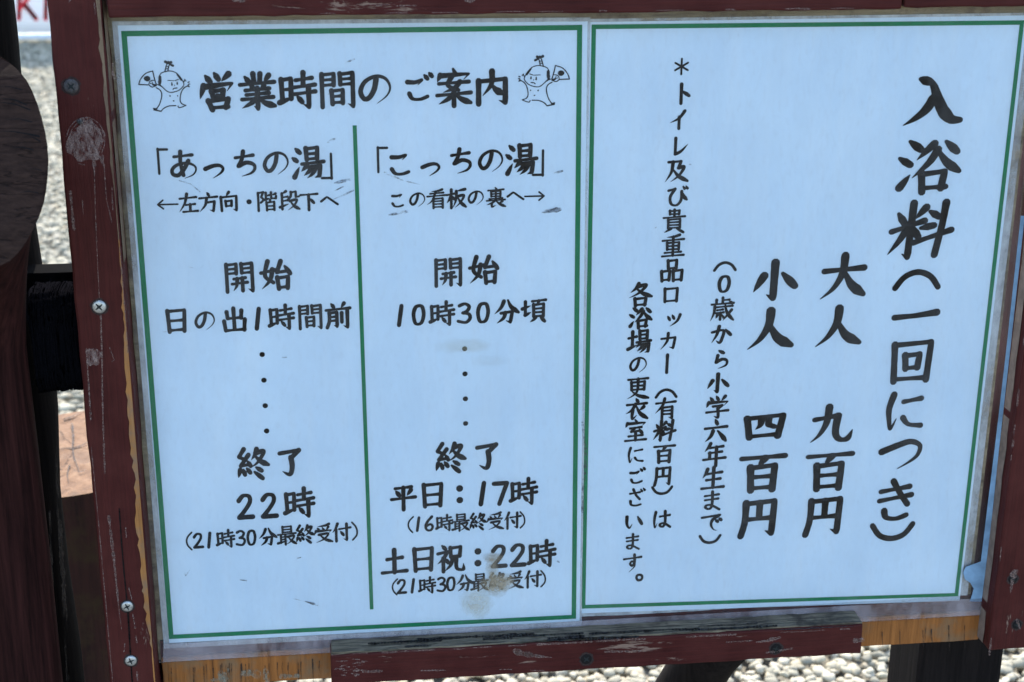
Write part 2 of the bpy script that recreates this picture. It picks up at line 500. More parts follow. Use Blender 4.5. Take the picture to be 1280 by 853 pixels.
# ------------------------------------------------------------------ brush lettering
#  c: pen stroke with corners   p: sweep that tapers   n: right-falling sweep that swells   d: dot   k: stroke ending in a hook   u: even line
#  a capital letter bends the path smoothly; coordinates run 0-100 across and down
GL = {
'入': '11.5|N 29,9 45,18 55,42 66,66 80,82 95,84|d 26,10 40,15|P 50,44 38,65 22,80 4,92',
'浴': '10|d 18,6 36,20|d 4,34 21,45|t 7,84 22,62|p 56,10 31,37|d 74,7 92,24|P 62,20 50,42 26,67|N 62,21 78,42 98,57|c 40,60 43,92|c 45,61 76,57 72,86|h 43,85 79,83',
'料': '9.6|d 14,22 25,39|p 56,12 40,31|h 5,51 55,34|k 36,5 33,94 24,88|P 30,44 18,66 2,88|d 34,42 47,60|d 62,19 77,28|d 50,46 70,42|h 40,70 98,50|c 86,5 83,40 75,91',
'大': '11.5|h 8,36 92,30|P 50,4 47,40 30,72 4,94|N 50,36 68,66 94,86',
'人': '12|P 48,5 45,38 28,70 4,92|N 47,36 66,68 94,85',
'九': '11.5|P 40,5 36,44 22,74 4,92|h 10,36 62,27|K 60,28 57,68 66,86 84,86 94,64',
'百': '11|h 3,12 97,8|p 54,12 40,32|c 23,34 26,94|c 26,36 76,31 73,93|h 28,60 73,58|h 27,88 73,86',
'円': '11|C 18,12 17,60 9,96|k 18,14 84,9 81,92 66,84|c 50,13 50,50|h 20,54 80,51',
'四': '11|c 10,26 17,82|c 12,27 90,20 80,80|P 42,27 40,46 30,58|c 58,25 58,46 71,52|h 18,78 80,74',
'小': '12|k 50,4 49,94 34,84|p 27,36 5,76|d 68,32 96,64',
'一': '12|h 4,55 50,52 96,46',
'回': '10|c 10,12 14,94|c 12,13 90,8 86,92|c 35,36 38,66|c 36,37 67,34 64,64|h 38,65 65,63|h 14,89 86,87',
'に': '10|T 20,8 11,42 14,74 18,90 30,66|h 44,26 86,19|H 46,64 60,80 90,84',
'つ': '10|P 3,36 40,22 70,14 93,24 90,46 72,62 44,78',
'き': '10|h 12,28 80,18|h 10,50 86,38|C 40,4 60,36 78,60|C 24,74 30,90 54,94 78,86',
'︵': '9|U 3,68 22,44 50,34 78,44 97,68',
'︶': '9|U 3,34 22,58 50,66 78,58 97,34',
'(': '7|U 70,2 46,26 38,50 44,76 64,100',
')': '7|U 30,0 50,24 58,50 54,76 32,100',
'営': '10.5|d 20,8 32,24|d 44,1 54,17|p 82,3 62,22|p 14,34 3,68|p 14,37 90,28 76,48|c 34,48 38,64|c 36,49 66,45 62,63|h 38,63 64,60|p 50,62 44,74|c 24,74 34,98|c 26,75 78,69 70,92|h 32,93 76,90',
'業': '9.5|c 40,4 42,26|c 59,4 57,26|d 18,12 30,27|p 82,8 68,26|h 4,33 96,26|d 32,34 41,45|p 68,33 58,42|h 18,48 82,43|h 20,60 80,55|h 8,72 92,66|k 50,42 50,98 40,90|P 46,70 32,82 8,95|N 54,68 70,82 96,90',
'時': '9.5|c 8,20 10,76|c 8,22 34,18 33,72|h 10,48 33,46|t 2,82 38,68|h 46,23 90,17|c 67,3 66,37|h 40,42 98,35|h 41,60 98,53|k 80,40 80,95 64,86|d 50,66 62,81',
'間': '8.5|c 10,8 10,96|c 10,10 42,7 41,38|h 12,24 40,22|h 12,38 40,36|c 58,7 59,36|k 58,9 92,5 92,95 78,87|h 60,22 90,20|h 60,36 90,34|c 35,52 37,88|c 36,53 65,50 64,86|h 38,68 63,66|h 38,84 63,83',
'の': '10|P 54,20 48,50 34,74 18,78 8,56 22,28 54,13 82,21 94,46 84,70 56,92',
'ご': '10|T 14,32 40,33 62,25 48,42|C 20,70 30,87 56,89 80,80|d 70,10 80,22|d 86,3 95,14',
'案': '9|d 48,0 53,11|p 14,16 6,34|p 14,18 90,13 76,28|h 10,39 90,34|C 46,18 34,43 62,56|P 66,34 52,50 22,62|h 5,70 95,63|c 50,54 50,98|P 46,68 34,80 10,93|N 54,66 70,80 95,90',
'内': '11|c 12,30 12,96|k 12,32 88,25 88,93 70,86|P 50,3 48,40 24,72|N 52,44 62,56 78,66',
'「': '6.5|u 62,4 62,96|u 61,7 96,7',
'」': '6.5|u 40,4 40,96|u 4,93 41,93',
'あ': '9.5|h 18,22 82,16|C 42,4 40,42 48,86|P 68,36 50,66 30,86 12,82 10,66 28,50 62,44 88,54 92,70 80,86 52,97',
'こ': '11|T 16,24 46,24 72,16 58,34|C 16,70 30,88 56,90 82,82',
'っ': '10|P 18,54 48,43 72,42 84,54 74,70 46,88',
'ち': '10.5|h 14,27 80,18|C 44,4 38,32 24,58|P 26,57 54,45 80,52 84,68 70,84 36,95',
'湯': '10|d 12,5 25,18|d 2,34 15,44|t 6,94 22,62|c 44,4 46,40|c 44,6 80,2 78,38|h 46,22 78,20|h 46,38 78,36|h 30,53 99,46|P 46,52 40,64 28,76|k 44,63 88,58 84,90 70,96|P 60,64 52,76 36,89|P 74,62 64,82 46,97',
'←': '5.5|u 98,50 6,50|u 30,30 5,50 30,70',
'→': '5.5|u 2,50 94,50|u 70,30 95,50 70,70',
'左': '10|h 10,27 92,20|P 46,4 34,50 6,92|h 38,58 84,54|c 60,56 60,88|h 24,92 97,88',
'方': '10|d 46,2 54,16|h 6,29 94,22|P 42,28 34,62 6,94|k 40,50 80,45 73,92 54,86',
'向': '9.5|p 52,2 38,22|c 12,26 14,94|k 12,28 88,22 86,93 70,86|c 34,46 36,72|c 34,48 64,44 62,70|h 36,71 64,69',
'・': '17|u 49,50 51,50',
'階': '8.5|c 8,8 8,96|c 8,9 34,4 23,28 36,42 20,56|c 46,8 46,38|h 48,23 64,19|t 42,42 66,34|c 72,6 72,35 95,36 96,24|p 94,12 76,20|p 66,44 58,54|c 48,54 49,94|c 48,56 86,52 85,93|h 50,73 85,72|h 50,90 85,89',
'段': '9|p 34,4 16,16|c 14,14 14,92|h 16,34 42,30|h 16,52 42,48|t 2,82 46,66|C 58,8 57,28 44,44|c 58,10 82,6 82,32 98,30|P 52,52 86,46 72,74 42,96|N 56,56 74,78 99,92',
'下': '11|h 4,15 96,10|c 48,14 48,97|d 56,36 76,58',
'へ': '10|c 3,56 22,42 36,31 50,40 74,58 97,74',
'開': '8.5|c 10,8 10,96|c 10,10 42,7 41,38|h 12,24 40,22|h 12,38 40,36|c 58,7 59,36|k 58,9 92,5 92,95 78,87|h 60,22 90,20|h 60,36 90,34|h 32,55 70,51|h 26,71 76,66|P 43,54 41,76 30,93|c 60,52 60,93',
'始': '10|C 24,4 14,50 40,72|P 38,30 30,64 3,92|h 1,41 46,32|c 66,4 52,40 86,36|d 78,20 95,44|c 53,56 57,93|c 54,58 88,54 85,91|h 57,89 87,86',
'日': '11.5|c 16,8 20,93|c 16,10 85,6 80,91|h 20,49 80,46|h 20,87 80,84',
'出': '11|c 48,4 49,88|c 20,18 23,43|h 22,45 79,41|c 80,13 77,43|c 8,55 13,93|h 12,93 91,89|c 92,49 88,92',
'1': '12.5|u 56,10 44,90',
'0': '11.5|C 56,10 38,16 28,46 34,82 48,90 64,80 72,46 66,16 55,10',
'2': '11.5|C 24,30 42,13 64,16 66,36 46,64 22,88|u 22,88 76,87',
'3': '11.5|C 26,18 50,10 68,22 60,40 40,49|C 42,49 66,54 72,72 54,90 20,84',
'6': '11.5|C 66,10 40,36 26,64 34,87 58,90 70,70 56,54 30,66',
'7': '12|u 24,13 76,12|u 75,13 46,92',
'分': '10.5|P 40,8 28,34 3,58|N 56,4 70,32 99,54|k 28,56 74,50 66,93 48,86|P 46,54 38,76 12,96',
'頃': '9.5|t 1,42 36,29|c 14,12 14,66|t 13,68 38,56|h 42,11 99,6|p 70,10 62,24|c 48,24 49,74|c 48,26 90,22 89,74|h 50,42 89,40|h 50,57 89,56|h 50,73 89,72|P 58,76 50,86 34,97|d 76,76 95,95',
'終': '9.5|c 24,2 8,26 28,36|c 38,20 12,54 40,50|d 34,40 43,55|p 10,66 3,90|d 20,66 24,82|d 31,62 41,76|P 64,3 58,20 46,36|P 60,16 86,11 66,44 42,60|N 58,24 76,42 99,53|d 60,60 77,71|d 54,74 79,95',
'了': '12|c 16,21 82,12 54,38|K 54,36 57,68 48,93 24,82',
'最': '8.5|c 28,3 28,34|c 28,5 74,2 74,32|h 30,19 74,17|h 30,33 74,31|h 2,45 98,39|c 18,46 18,88|c 42,44 42,98|h 20,58 42,56|h 20,71 42,69|t 1,90 52,78|P 54,57 88,52 72,80 44,98|N 58,60 76,80 99,95',
'受': '9|P 82,1 60,9 20,14|d 20,22 29,33|d 46,20 53,31|p 78,16 66,33|p 12,36 4,55|p 12,38 93,34 78,50|P 26,57 76,52 54,80 12,98|N 34,60 60,82 98,95',
'付': '10|P 30,4 20,28 3,50|c 22,34 22,97|h 38,33 99,26|k 78,6 78,93 60,84|d 46,46 61,65',
'平': '11|h 18,15 82,10|d 22,26 35,43|p 80,22 64,43|h 3,57 97,50|c 50,12 50,98',
'土': '12|h 22,41 80,35|c 50,6 50,90|h 3,91 97,86',
'祝': '10|d 20,2 33,15|c 4,31 40,24|P 38,26 24,50 3,68|c 24,48 24,97|d 30,50 43,65|c 50,10 52,44|c 50,12 88,8 84,42|h 52,42 86,40|P 58,46 52,72 30,95|K 72,44 72,82 84,92 98,90 98,70',
'：': '17|u 49,29 51,29|u 49,72 51,72',
'歳': '8|c 50,0 50,22|h 52,10 78,8|c 24,8 24,22|h 4,27 96,22|P 18,34 15,64 2,95|h 20,39 92,34|N 60,24 70,62 97,93|p 89,50 54,94|d 78,14 90,24|h 28,51 52,48|h 22,63 56,60|c 42,62 42,90|p 30,70 24,85|d 49,70 56,81',
'か': '11|K 6,37 58,28 52,74 42,92 26,80|P 38,6 28,50 6,91|d 68,24 92,52',
'ら': '11|d 40,3 63,16|C 36,28 29,64|P 30,63 58,48 80,56 76,80 38,97',
'学': '9.5|d 18,8 30,23|d 44,3 53,18|p 82,3 66,22|p 12,28 3,50|p 12,30 93,26 78,43|c 30,46 70,42 52,56|K 52,54 54,93 36,87|h 3,71 97,64',
'六': '11|d 46,2 55,20|h 3,39 97,32|P 38,50 28,74 6,95|N 58,50 74,68 94,93',
'年': '10|P 32,2 22,20 8,36|h 28,21 86,15|h 26,43 82,38|c 30,42 30,66|h 3,71 98,64|c 58,18 58,98',
'生': '10.5|P 26,10 18,30 6,48|h 24,31 88,24|h 22,57 82,52|c 52,4 52,89|h 3,93 98,87',
'ま': '10|h 14,25 84,18|h 16,45 82,39|C 52,4 52,70 40,89 22,84 22,73 46,70 90,93',
'で': '10.5|c 6,23 86,12|P 80,14 54,36 48,62 60,86 76,92|d 68,36 77,47|d 83,28 92,39',
'＊': '8|u 50,6 50,94|u 14,29 86,71|u 86,29 14,71',
'ト': '11|c 46,4 46,97|d 48,36 84,60',
'イ': '11|P 82,5 54,42 8,66|c 54,36 54,97',
'レ': '11|c 30,8 30,91|P 30,91 60,76 94,40',
'及': '10|P 34,10 28,54 3,95|c 14,11 68,8 58,37|P 58,36 82,33 60,70 26,95|N 36,44 60,72 99,93',
'び': '10|c 8,20 40,12|C 40,12 18,50 24,84 50,90 70,66 72,24|N 72,24 84,50 98,64|d 78,1 85,11|d 92,0 99,10',
'貴': '8|c 30,4 31,20|c 30,6 72,3 70,20|h 31,19 72,18|c 50,0 50,30|h 3,35 97,29|c 24,42 25,80|c 24,43 76,40 76,80|h 26,55 75,53|h 26,67 75,66|h 26,79 75,78|p 38,82 8,99|d 62,82 92,99',
'重': '8.5|P 78,2 56,9 22,12|h 3,27 97,21|c 24,36 25,66|c 24,37 76,34 75,66|h 26,51 75,49|h 26,65 75,64|c 50,10 50,92|h 14,80 86,76|h 3,95 98,90',
'品': '10|c 32,6 34,42|c 32,8 70,4 68,40|h 34,40 69,38|c 5,52 8,95|c 6,54 41,50 38,92|h 8,91 39,89|c 56,50 58,95|c 56,52 95,48 92,93|h 58,91 93,89',
'ロ': '11|c 18,20 20,88|c 18,22 83,18 80,86|h 20,85 81,82',
'ッ': '10|d 22,40 33,59|d 45,34 55,53|P 86,32 70,66 34,92',
'カ': '11.5|k 8,35 86,28 76,88 54,82|P 46,4 40,50 6,95',
'ー': '11|c 50,6 49,94',
'有': '9.5|h 5,23 95,16|P 44,2 34,34 3,68|c 34,42 34,97|k 34,43 80,39 80,93 64,87|h 36,58 79,56|h 36,73 79,72',
'は': '10.5|T 16,8 9,52 13,92 25,68|h 38,33 92,26|C 66,5 68,60 58,87 42,84 42,73 64,70 96,91',
'各': '10.5|P 42,2 30,22 8,40|P 38,15 74,9 44,42 3,62|N 34,24 60,44 99,58|c 27,66 30,99|c 28,68 75,64 70,95|h 30,94 73,92',
'場': '10|h 3,35 37,28|c 20,7 20,72|t 1,82 40,64|c 50,4 52,40|c 50,6 84,2 82,38|h 52,21 83,19|h 52,38 83,36|h 38,53 99,46|P 54,50 48,62 36,75|k 52,63 92,58 88,92 74,97|P 66,63 58,76 42,91|P 80,62 70,82 52,99',
'更': '9.5|h 5,11 95,6|c 20,22 22,58|c 20,24 80,20 78,57|h 22,40 78,38|h 22,57 78,55|P 50,8 48,60 30,82 3,97|N 26,66 54,84 99,95',
'衣': '10.5|d 46,2 55,16|h 5,29 95,23|P 44,26 28,52 3,68|T 32,50 30,92 50,76|p 82,38 62,55|N 48,36 66,68 99,91',
'室': '9.5|d 46,0 53,10|p 12,16 4,35|p 12,18 92,14 77,29|h 24,39 76,34|c 46,38 30,54 74,50|d 66,44 80,62|h 18,75 82,70|c 50,58 50,93|h 3,95 98,90',
'ざ': '10|h 18,27 72,20|C 36,4 52,36 72,58|C 22,67 26,86 50,92 78,86|d 76,5 83,15|d 90,0 97,9',
'い': '11.5|T 14,18 15,62 28,86 42,62|d 70,20 92,64',
'す': '10|h 3,27 97,18|P 60,4 61,48 50,63 38,54 46,40 60,48 62,68 32,98',
'。': '9|U 50,36 38,40 35,50 40,62 50,65 61,61 65,50 61,40 50,36',
'看': '8.5|P 80,2 58,9 24,12|h 18,23 86,18|h 3,37 97,31|P 46,12 30,56 3,78|c 34,48 35,97|c 34,50 82,46 82,96|h 36,62 81,60|h 36,76 81,75|h 36,91 81,90',
'板': '10|h 1,31 43,24|c 24,4 24,98|P 22,34 14,54 1,72|d 27,38 41,54|p 94,3 50,12|P 50,12 48,56 32,95|P 54,39 88,34 72,68 44,95|N 58,46 74,72 99,93',
'裏': '8|d 46,0 53,8|h 10,15 90,10|c 26,20 27,46|c 26,21 74,18 73,46|h 28,33 73,31|h 28,45 73,44|c 50,12 50,60|h 16,58 84,54|h 3,67 97,62|P 46,66 30,78 3,88|T 30,80 30,98 50,90|p 84,70 64,81|N 50,66 70,84 99,97',
'前': '10|d 24,3 34,16|p 74,1 62,18|h 3,27 97,20|C 16,37 15,70 6,95|k 16,38 45,35 45,92 33,86|h 18,54 43,52|h 18,69 43,67|c 64,38 64,74|k 86,30 86,95 70,88',
}
WEIGHT = 1.45
PROF = {'h': [1.05, .82, .9, 1.2], 'c': [1.1, .95, .95, 1.0], 'p': [1.15, 1.0, .68, .12], 'n': [.55, .85, 1.2, 1.4, .75],
        'd': [.55, 1.0, 1.22, 1.0], 'k': [1.08, .95, 1.0], 'u': [1, 1, 1], 't': [1.15, 1.0, .7, .15]}


def catmull(pts, n=7):
    out = []
    p = [pts[0]] + pts + [pts[-1]]
    for i in range(1, len(p) - 2):
        a, b, c, d = [np.array(q, float) for q in p[i - 1:i + 3]]
        for k in range(n):
            t = k / n
            out.append(0.5 * (2 * b + (c - a) * t + (2 * a - 5 * b + 4 * c - d) * t * t + (3 * b - a - 3 * c + d) * t ** 3))
    out.append(np.array(pts[-1], float))
    return out


def dense(pts, step):
    out = [np.array(pts[0], float)]
    for a, b in zip(pts[:-1], pts[1:]):
        a, b = np.array(a, float), np.array(b, float)
        n = max(1, int(np.linalg.norm(b - a) / step))
        for k in range(1, n + 1):
            out.append(a + (b - a) * k / n)
    return out


def stroke_outline(code, pts, w, step=7, jit=0.03, rr=random):
    """points with a width at each, along one brush stroke"""
    low = code.lower()
    corners = pts
    path = catmull(pts) if code.isupper() and len(pts) > 2 else dense(pts, step)
    seg = np.array([0] + [np.linalg.norm(b - a) for a, b in zip(path[:-1], path[1:])])
    s = np.cumsum(seg)
    L = s[-1] or 1
    prof = PROF[low]
    hook = None
    if low == 'k':
        hook = L - np.linalg.norm(np.array(corners[-1], float) - np.array(corners[-2], float))
    ws = []
    for i, q in enumerate(path):
        t = s[i] / L
        x = t * (len(prof) - 1)
        k = min(int(x), len(prof) - 2)
        f = prof[k] + (prof[k + 1] - prof[k]) * (x - k)
        if hook is not None and s[i] > hook:
            f *= max(.15, 1 - .85 * (s[i] - hook) / (L - hook))
        a, b = path[max(i - 1, 0)], path[min(i + 1, len(path) - 1)]
        d = b - a
        if low in 'hck' and np.linalg.norm(d) > 0:
            f *= 0.74 + 0.30 * abs(d[1]) / np.linalg.norm(d)     # level strokes are thinner
        ws.append(w * f * (1 + rr.uniform(-jit, jit)))
    return path, ws


def ribbon(V, F, path, ws, to3, ncap=8):
    """flat brush mark: a strip of quads with round ends and joints"""
    for (a, wa), (b, wb) in zip(zip(path[:-1], ws[:-1]), zip(path[1:], ws[1:])):
        d = b - a
        l = np.linalg.norm(d)
        if l < 1e-9: continue
        nrm = np.array([-d[1], d[0]]) / l
        i = len(V)
        for q, ww, sgn in ((a, wa, 1), (a, wa, -1), (b, wb, -1), (b, wb, 1)):
            V.append(to3(q + nrm * sgn * ww / 2))
        F.append([i, i + 1, i + 2, i + 3])
    for q, ww in zip(path, ws):
        i = len(V)
        for k in range(ncap):
            t = 2 * math.pi * k / ncap + 0.4
            V.append(to3(q + np.array([math.cos(t), math.sin(t)]) * ww / 2))
        F.append(list(range(i, i + ncap)))


def glyph(V, F, ch, px, py, em, y, wmul=1.0, emy=None):
    spec = GL[ch].split('|')
    w = float(spec[0]) * wmul * WEIGHT
    c0 = P(px, py, y)
    hx = (P(px + em / 2, py, y) - P(px - em / 2, py, y)).x / 100
    hz = (P(px, py - (emy or em) / 2, y) - P(px, py + (emy or em) / 2, y)).z / 100
    rr = random.Random(hash((round(px), round(py))) & 0xffff)
    for k, st in enumerate(spec[1:]):
        code, *ps = st.split()
        pts = [tuple(float(v) for v in q.split(',')) for q in ps]
        path, ws = stroke_outline(code, pts, w, rr=rr)
        yy = y - 0.00002 * (k % 14)
        ribbon(V, F, path, ws, lambda q: Vector((c0.x + (q[0] - 50) * hx, yy, c0.z - (q[1] - 50) * hz)))


def lettering(name, runs, parent, y, wmul=1.0):
    """one printed line: runs are (text, first x, first y, last x, last y, em) in photo pixels on the board's plane"""
    V, F = [], []
    for r in runs:
        text, x0, y0, x1, y1, em = r[:6]
        emy = r[6] if len(r) > 6 else None
        n = len(text)
        for i, ch in enumerate(text):
            t = i / (n - 1) if n > 1 else 0
            glyph(V, F, ch, x0 + (x1 - x0) * t, y0 + (y1 - y0) * t, em, y, wmul, emy)
    return obj(name, V, F, M_INK, parent)


def band(quadpx, width_mm, y):
    """closed rectangular line around four photo corners"""
    c = [P(*q, y) for q in quadpx]
    V, F = [], []
    h = width_mm / 2000
    sg = [(-1, 1), (1, 1), (1, -1), (-1, -1)]
    for k, (sx, sz) in enumerate(sg):
        V.append(c[k] + Vector((sx * h, 0, sz * h)))
    for k, (sx, sz) in enumerate(sg):
        V.append(c[k] - Vector((sx * h, 0, sz * h)))
    for k in range(4):
        F.append([k, (k + 1) % 4, 4 + (k + 1) % 4, 4 + k])
    return V, F


def sheet(name, quadpx, y, mt, parent, thick=0.0004, nu=14, nv=20, wave=0.0):
    tl, tr, br, bl = [P(*q, y) for q in quadpx]
    V, F = rough_box((tl, tr, br, bl), (0, thick, 0), (nu, nv))
    if wave:
        V = [v + Vector((0, wave * noise.noise(Vector((v.x * 5, 3.3, v.z * 4))), 0)) for v in V]
    return obj(name, V, F, mt, parent)


def marks(name, strokes, parent, y, mt, jit=0.25, seed=0, label=None, split=False, to3=None):
    """thin marks on a surface: strokes of (code, width px, [(px, py), ...])"""
    rr = random.Random(seed)
    V, F = [], []
    for k, (code, w, pts) in enumerate(strokes):
        path, ws = stroke_outline(code, pts, w, step=4, jit=jit, rr=rr)
        yy = y - 0.00001 * (k % 20)
        if split: V, F = [], []
        ribbon(V, F, path, ws, to3 or (lambda q: P(q[0], q[1], yy)), 7)
        if split: o = obj(name, V, F, mt, parent, label=label)
    return o if split else obj(name, V, F, mt, parent, label=label)


def blob(name, cx, cy, rx, ry, parent, y, mt, seed=0, n=28, rough=0.25, label=None):
    V = []
    for k in range(n):
        t = 2 * math.pi * k / n
        f = 1 + rough * noise.noise(Vector((math.cos(t) * 1.5 + seed * 3.1, math.sin(t) * 1.5, seed)))* 2
        V.append(P(cx + rx * f * math.cos(t), cy + ry * f * math.sin(t), y))
    return obj(name, V, [list(range(n))], mt, parent, label=label)


# ------------------------------------------------------------------ notice board
YF = -0.030           # front of the frame timbers
YA = -0.0035          # front of the acrylic cover
YP = 0.0              # paper
board = thing("notice_board", "dark red-brown painted wooden notice board holding two bathhouse notices under clear plastic", "notice board", (0.2, 0.03, 0.0))


def screw(px, py, y, r, parent, mh, ms, seed, proud=0.0012):
    c = P(px, py, y)
    rr = random.Random(seed)
    n = 20
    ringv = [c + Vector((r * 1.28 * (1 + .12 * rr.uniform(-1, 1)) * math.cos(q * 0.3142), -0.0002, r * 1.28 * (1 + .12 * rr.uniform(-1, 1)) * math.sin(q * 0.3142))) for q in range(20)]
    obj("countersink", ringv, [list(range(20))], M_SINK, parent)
    V = [c + Vector((0, -proud * 1.25, 0))]
    for ring, (f, d) in enumerate(((0.55, 1.2), (0.86, 0.95), (1.0, 0.25), (1.0, -0.6))):
        for k in range(n):
            t = 2 * math.pi * k / n
            V.append(c + Vector((r * f * math.cos(t), -proud * d, r * f * math.sin(t))))
    F = [[0, 1 + (k + 1) % n, 1 + k] for k in range(n)]
    for q in range(3):
        for k in range(n):
            a, b = 1 + q * n + k, 1 + q * n + (k + 1) % n
            F.append([a, b, b + n, a + n])
    me_o = obj("screw", V, F, mh, parent, smooth=True)
    # cross recess, cut as dark grooves lying on the head
    a0 = rr.uniform(0, 1.5)
    V2, F2 = [], []
    for q in range(2):
        d = Vector((math.cos(a0 + q * math.pi / 2), 0, math.sin(a0 + q * math.pi / 2)))
        e = Vector((-d.z, 0, d.x))
        i = len(V2)
        yy = Vector((0, -proud * 1.35 - q * 0.00005, 0))
        for s1, s2 in ((-1, -.35), (-1.0, .35), (0, 1), (1, .35), (1, -.35), (0, -1)):
            V2.append(c + yy + d * s1 * r * 0.62 + e * s2 * r * 0.17)
        F2.append([i + k for k in range(6)])
    g = obj("slot", V2, F2, ms, None)
    # keep the tree at thing > part > sub-part: join the recess into the screw mesh
    bm = bmesh.new()
    bm.from_mesh(me_o.data)
    nf = len(bm.faces)
    off = g.location - root_of(me_o)
    vs = [bm.verts.new(v.co + off) for v in g.data.vertices]
    for p in g.data.polygons:
        f = bm.faces.new([vs[i] for i in p.vertices])
        f.material_index = 1
    bm.to_mesh(me_o.data)
    bm.free()
    me_o.data.materials.append(ms)
    bpy.data.objects.remove(g)
    return me_o


# backing panel behind the notices
tl, tr, br, bl = P(128, 8, 0.003), P(1300, -4, 0.003), P(1236, 790, 0.003), P(196, 846, 0.003)
V, F = rough_box((Vector((tl.x, .003, tl.z)), Vector((tr.x, .003, tl.z)), Vector((tr.x, .003, P(640, 800, .003).z)), Vector((tl.x, .003, P(640, 800, .003).z))), (0, 0.018, 0), (12, 8))
obj("backing_panel", V, F, M_BACK, board)

# lower rail with bare varnished wood, its edge shows left and right of the batten
zt = P(300, 823, YA).z
zb = P(1150, 806, YA).z
xl, xr = P(202, 835, YA).x, P(1226, 790, YA).x
V, F = rough_box((Vector((xl, -0.0015, zt + 0.004)), Vector((xr, -0.0015, zt + 0.004)), Vector((xr, -0.0015, zb)), Vector((xl, -0.0015, zb))), (0, 0.030, 0), (30, 2), 0.0006, 3)
bevel_obj(obj("bottom_rail", V, F, M_OCHRE, board), 0.0012)
oc = []
rr = random.Random(61)
for k in range(34):
    x = rr.uniform(208, 408) if k < 26 else rr.uniform(1090, 1215)
    y0_ = 833 - (x - 205) * 0.052 + rr.uniform(0, 6)
    L = rr.uniform(14, 36)
    oc.append(('p', rr.uniform(.4, 1.2), [(x, y0_), (x + rr.uniform(-.6, .9), y0_ + L / 2), (x + 1.2, y0_ + L)]))
OCHRE_CRACKS = oc
# painted band of the same rail that stands behind the plastic
V, F = rough_box((Vector((xl, 0.0006, zt + 0.022)), Vector((xr, 0.0006, zt + 0.022)), Vector((xr, 0.0006, zt + 0.0045)), Vector((xl, 0.0006, zt + 0.0045))), (0, 0.002, 0), (30, 1), 0.0005, 5)
obj("painted_strip", V, F, M_RAIL, board)

# left post of the frame
pl = P(58, 0, YF); pr = P(122, 0, YF)
zlo = P(170, 1000, YF).z
xl0, xl1 = P(98, 430, YF).x, P(161.5, 430, YF).x
V, F = rough_box((Vector((xl0, YF, 1.9)), Vector((xl1, YF, 1.9)), Vector((xl1, YF, 0.32)), Vector((xl0, YF, 0.32))), (0, 0.060, 0), (2, 60), 0.0007, 8)
lpost = obj("frame_post", V, F, M_POST, board)
bevel_obj(lpost, 0.0022)
# right post of the frame: ends just below the rail
xr0 = P(1249, 700, YF).x
zrb = P(1237, 814, YF).z
V, F = rough_box((Vector((xr0, YF, 1.9)), Vector((xr0 + 0.052, YF, 1.9)), Vector((xr0 + 0.052, YF, zrb)), Vector((xr0, YF, zrb))), (0, 0.060, 0), (2, 30), 0.0007, 9)
rpost = obj("frame_post", V, F, M_POST, board)
bevel_obj(rpost, 0.0022)
# top rails, butted near the right end
zr1 = P(640, 17.5, YF).z
xj = P(1129, 12, YF).x
V, F = rough_box((Vector((xl1 + 0.004, YF + .001, zr1 + 0.05)), Vector((xj - 0.001, YF + .001, zr1 + 0.05)), Vector((xj - 0.001, YF + .001, zr1)), Vector((xl1 + 0.004, YF + .001, zr1))), (0, 0.030, 0), (40, 1), 0.0006, 10)
trail = obj("top_rail", V, F, M_RAIL, board)
bevel_obj(trail, 0.0018)
V, F = rough_box((Vector((xj + 0.001, YF, zr1 + 0.05)), Vector((xr0 - 0.001, YF, zr1 + 0.05)), Vector((xr0 - 0.001, YF, zr1 + 0.0015)), Vector((xj + 0.001, YF, zr1 + 0.0015))), (0, 0.030, 0), (12, 1), 0.0006, 12)
trail2 = obj("top_rail", V, F, M_RAIL, board)
bevel_obj(trail2, 0.0018)
BATTEN_STREAKS = True
# lower batten: painted front, weathered upper face
b0, b1 = P(413.5, 817, YF), P(1079, 783.5, YF)
zbt = (b0.z + b1.z) / 2
hb = 0.0335
V, F = rough_box((Vector((b0.x, YF, zbt)), Vector((b1.x, YF, zbt)), Vector((b1.x, YF, zbt - hb)), Vector((b0.x, YF, zbt - hb))), (0, -YF - 0.0042, 0), (46, 1), 0.0006, 14)
batten = obj("batten", V, F, M_RAIL, board)
bevel_obj(batten, 0.0016)
V, F = rough_box((Vector((b0.x + .0005, YF + .0022, zbt + .0016)), Vector((b1.x - .0005, YF + .0022, zbt + .0016)), Vector((b1.x - .0005, YF + .0022, zbt - 0.001)), Vector((b0.x + .0005, YF + .0022, zbt - 0.001))), (0, -YF - 0.0064, 0), (46, 1), 0.0006, 15)
obj("weathered_face", V, F, M_GREY, batten)

# clear cover
V, F = rough_box((P(137, 22, YA), P(1300, 8, YA), Vector((P(1232, 768, YA).x, YA, zt)), Vector((P(199, 828, YA).x, YA, zt))), (0, 0.0016, 0), (10, 10))
obj("clear_cover", V, F, M_ACRYL, board)

# milky strip painting a film reflection along the cover's lower margin
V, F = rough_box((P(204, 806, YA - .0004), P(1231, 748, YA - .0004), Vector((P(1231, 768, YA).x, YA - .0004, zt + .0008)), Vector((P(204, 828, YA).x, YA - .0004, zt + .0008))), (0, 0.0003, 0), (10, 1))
obj("reflection_margin", V, F, clear_sheet("milky_reflection_plastic", 0.13, (0.60, 0.55, 0.60)), board)

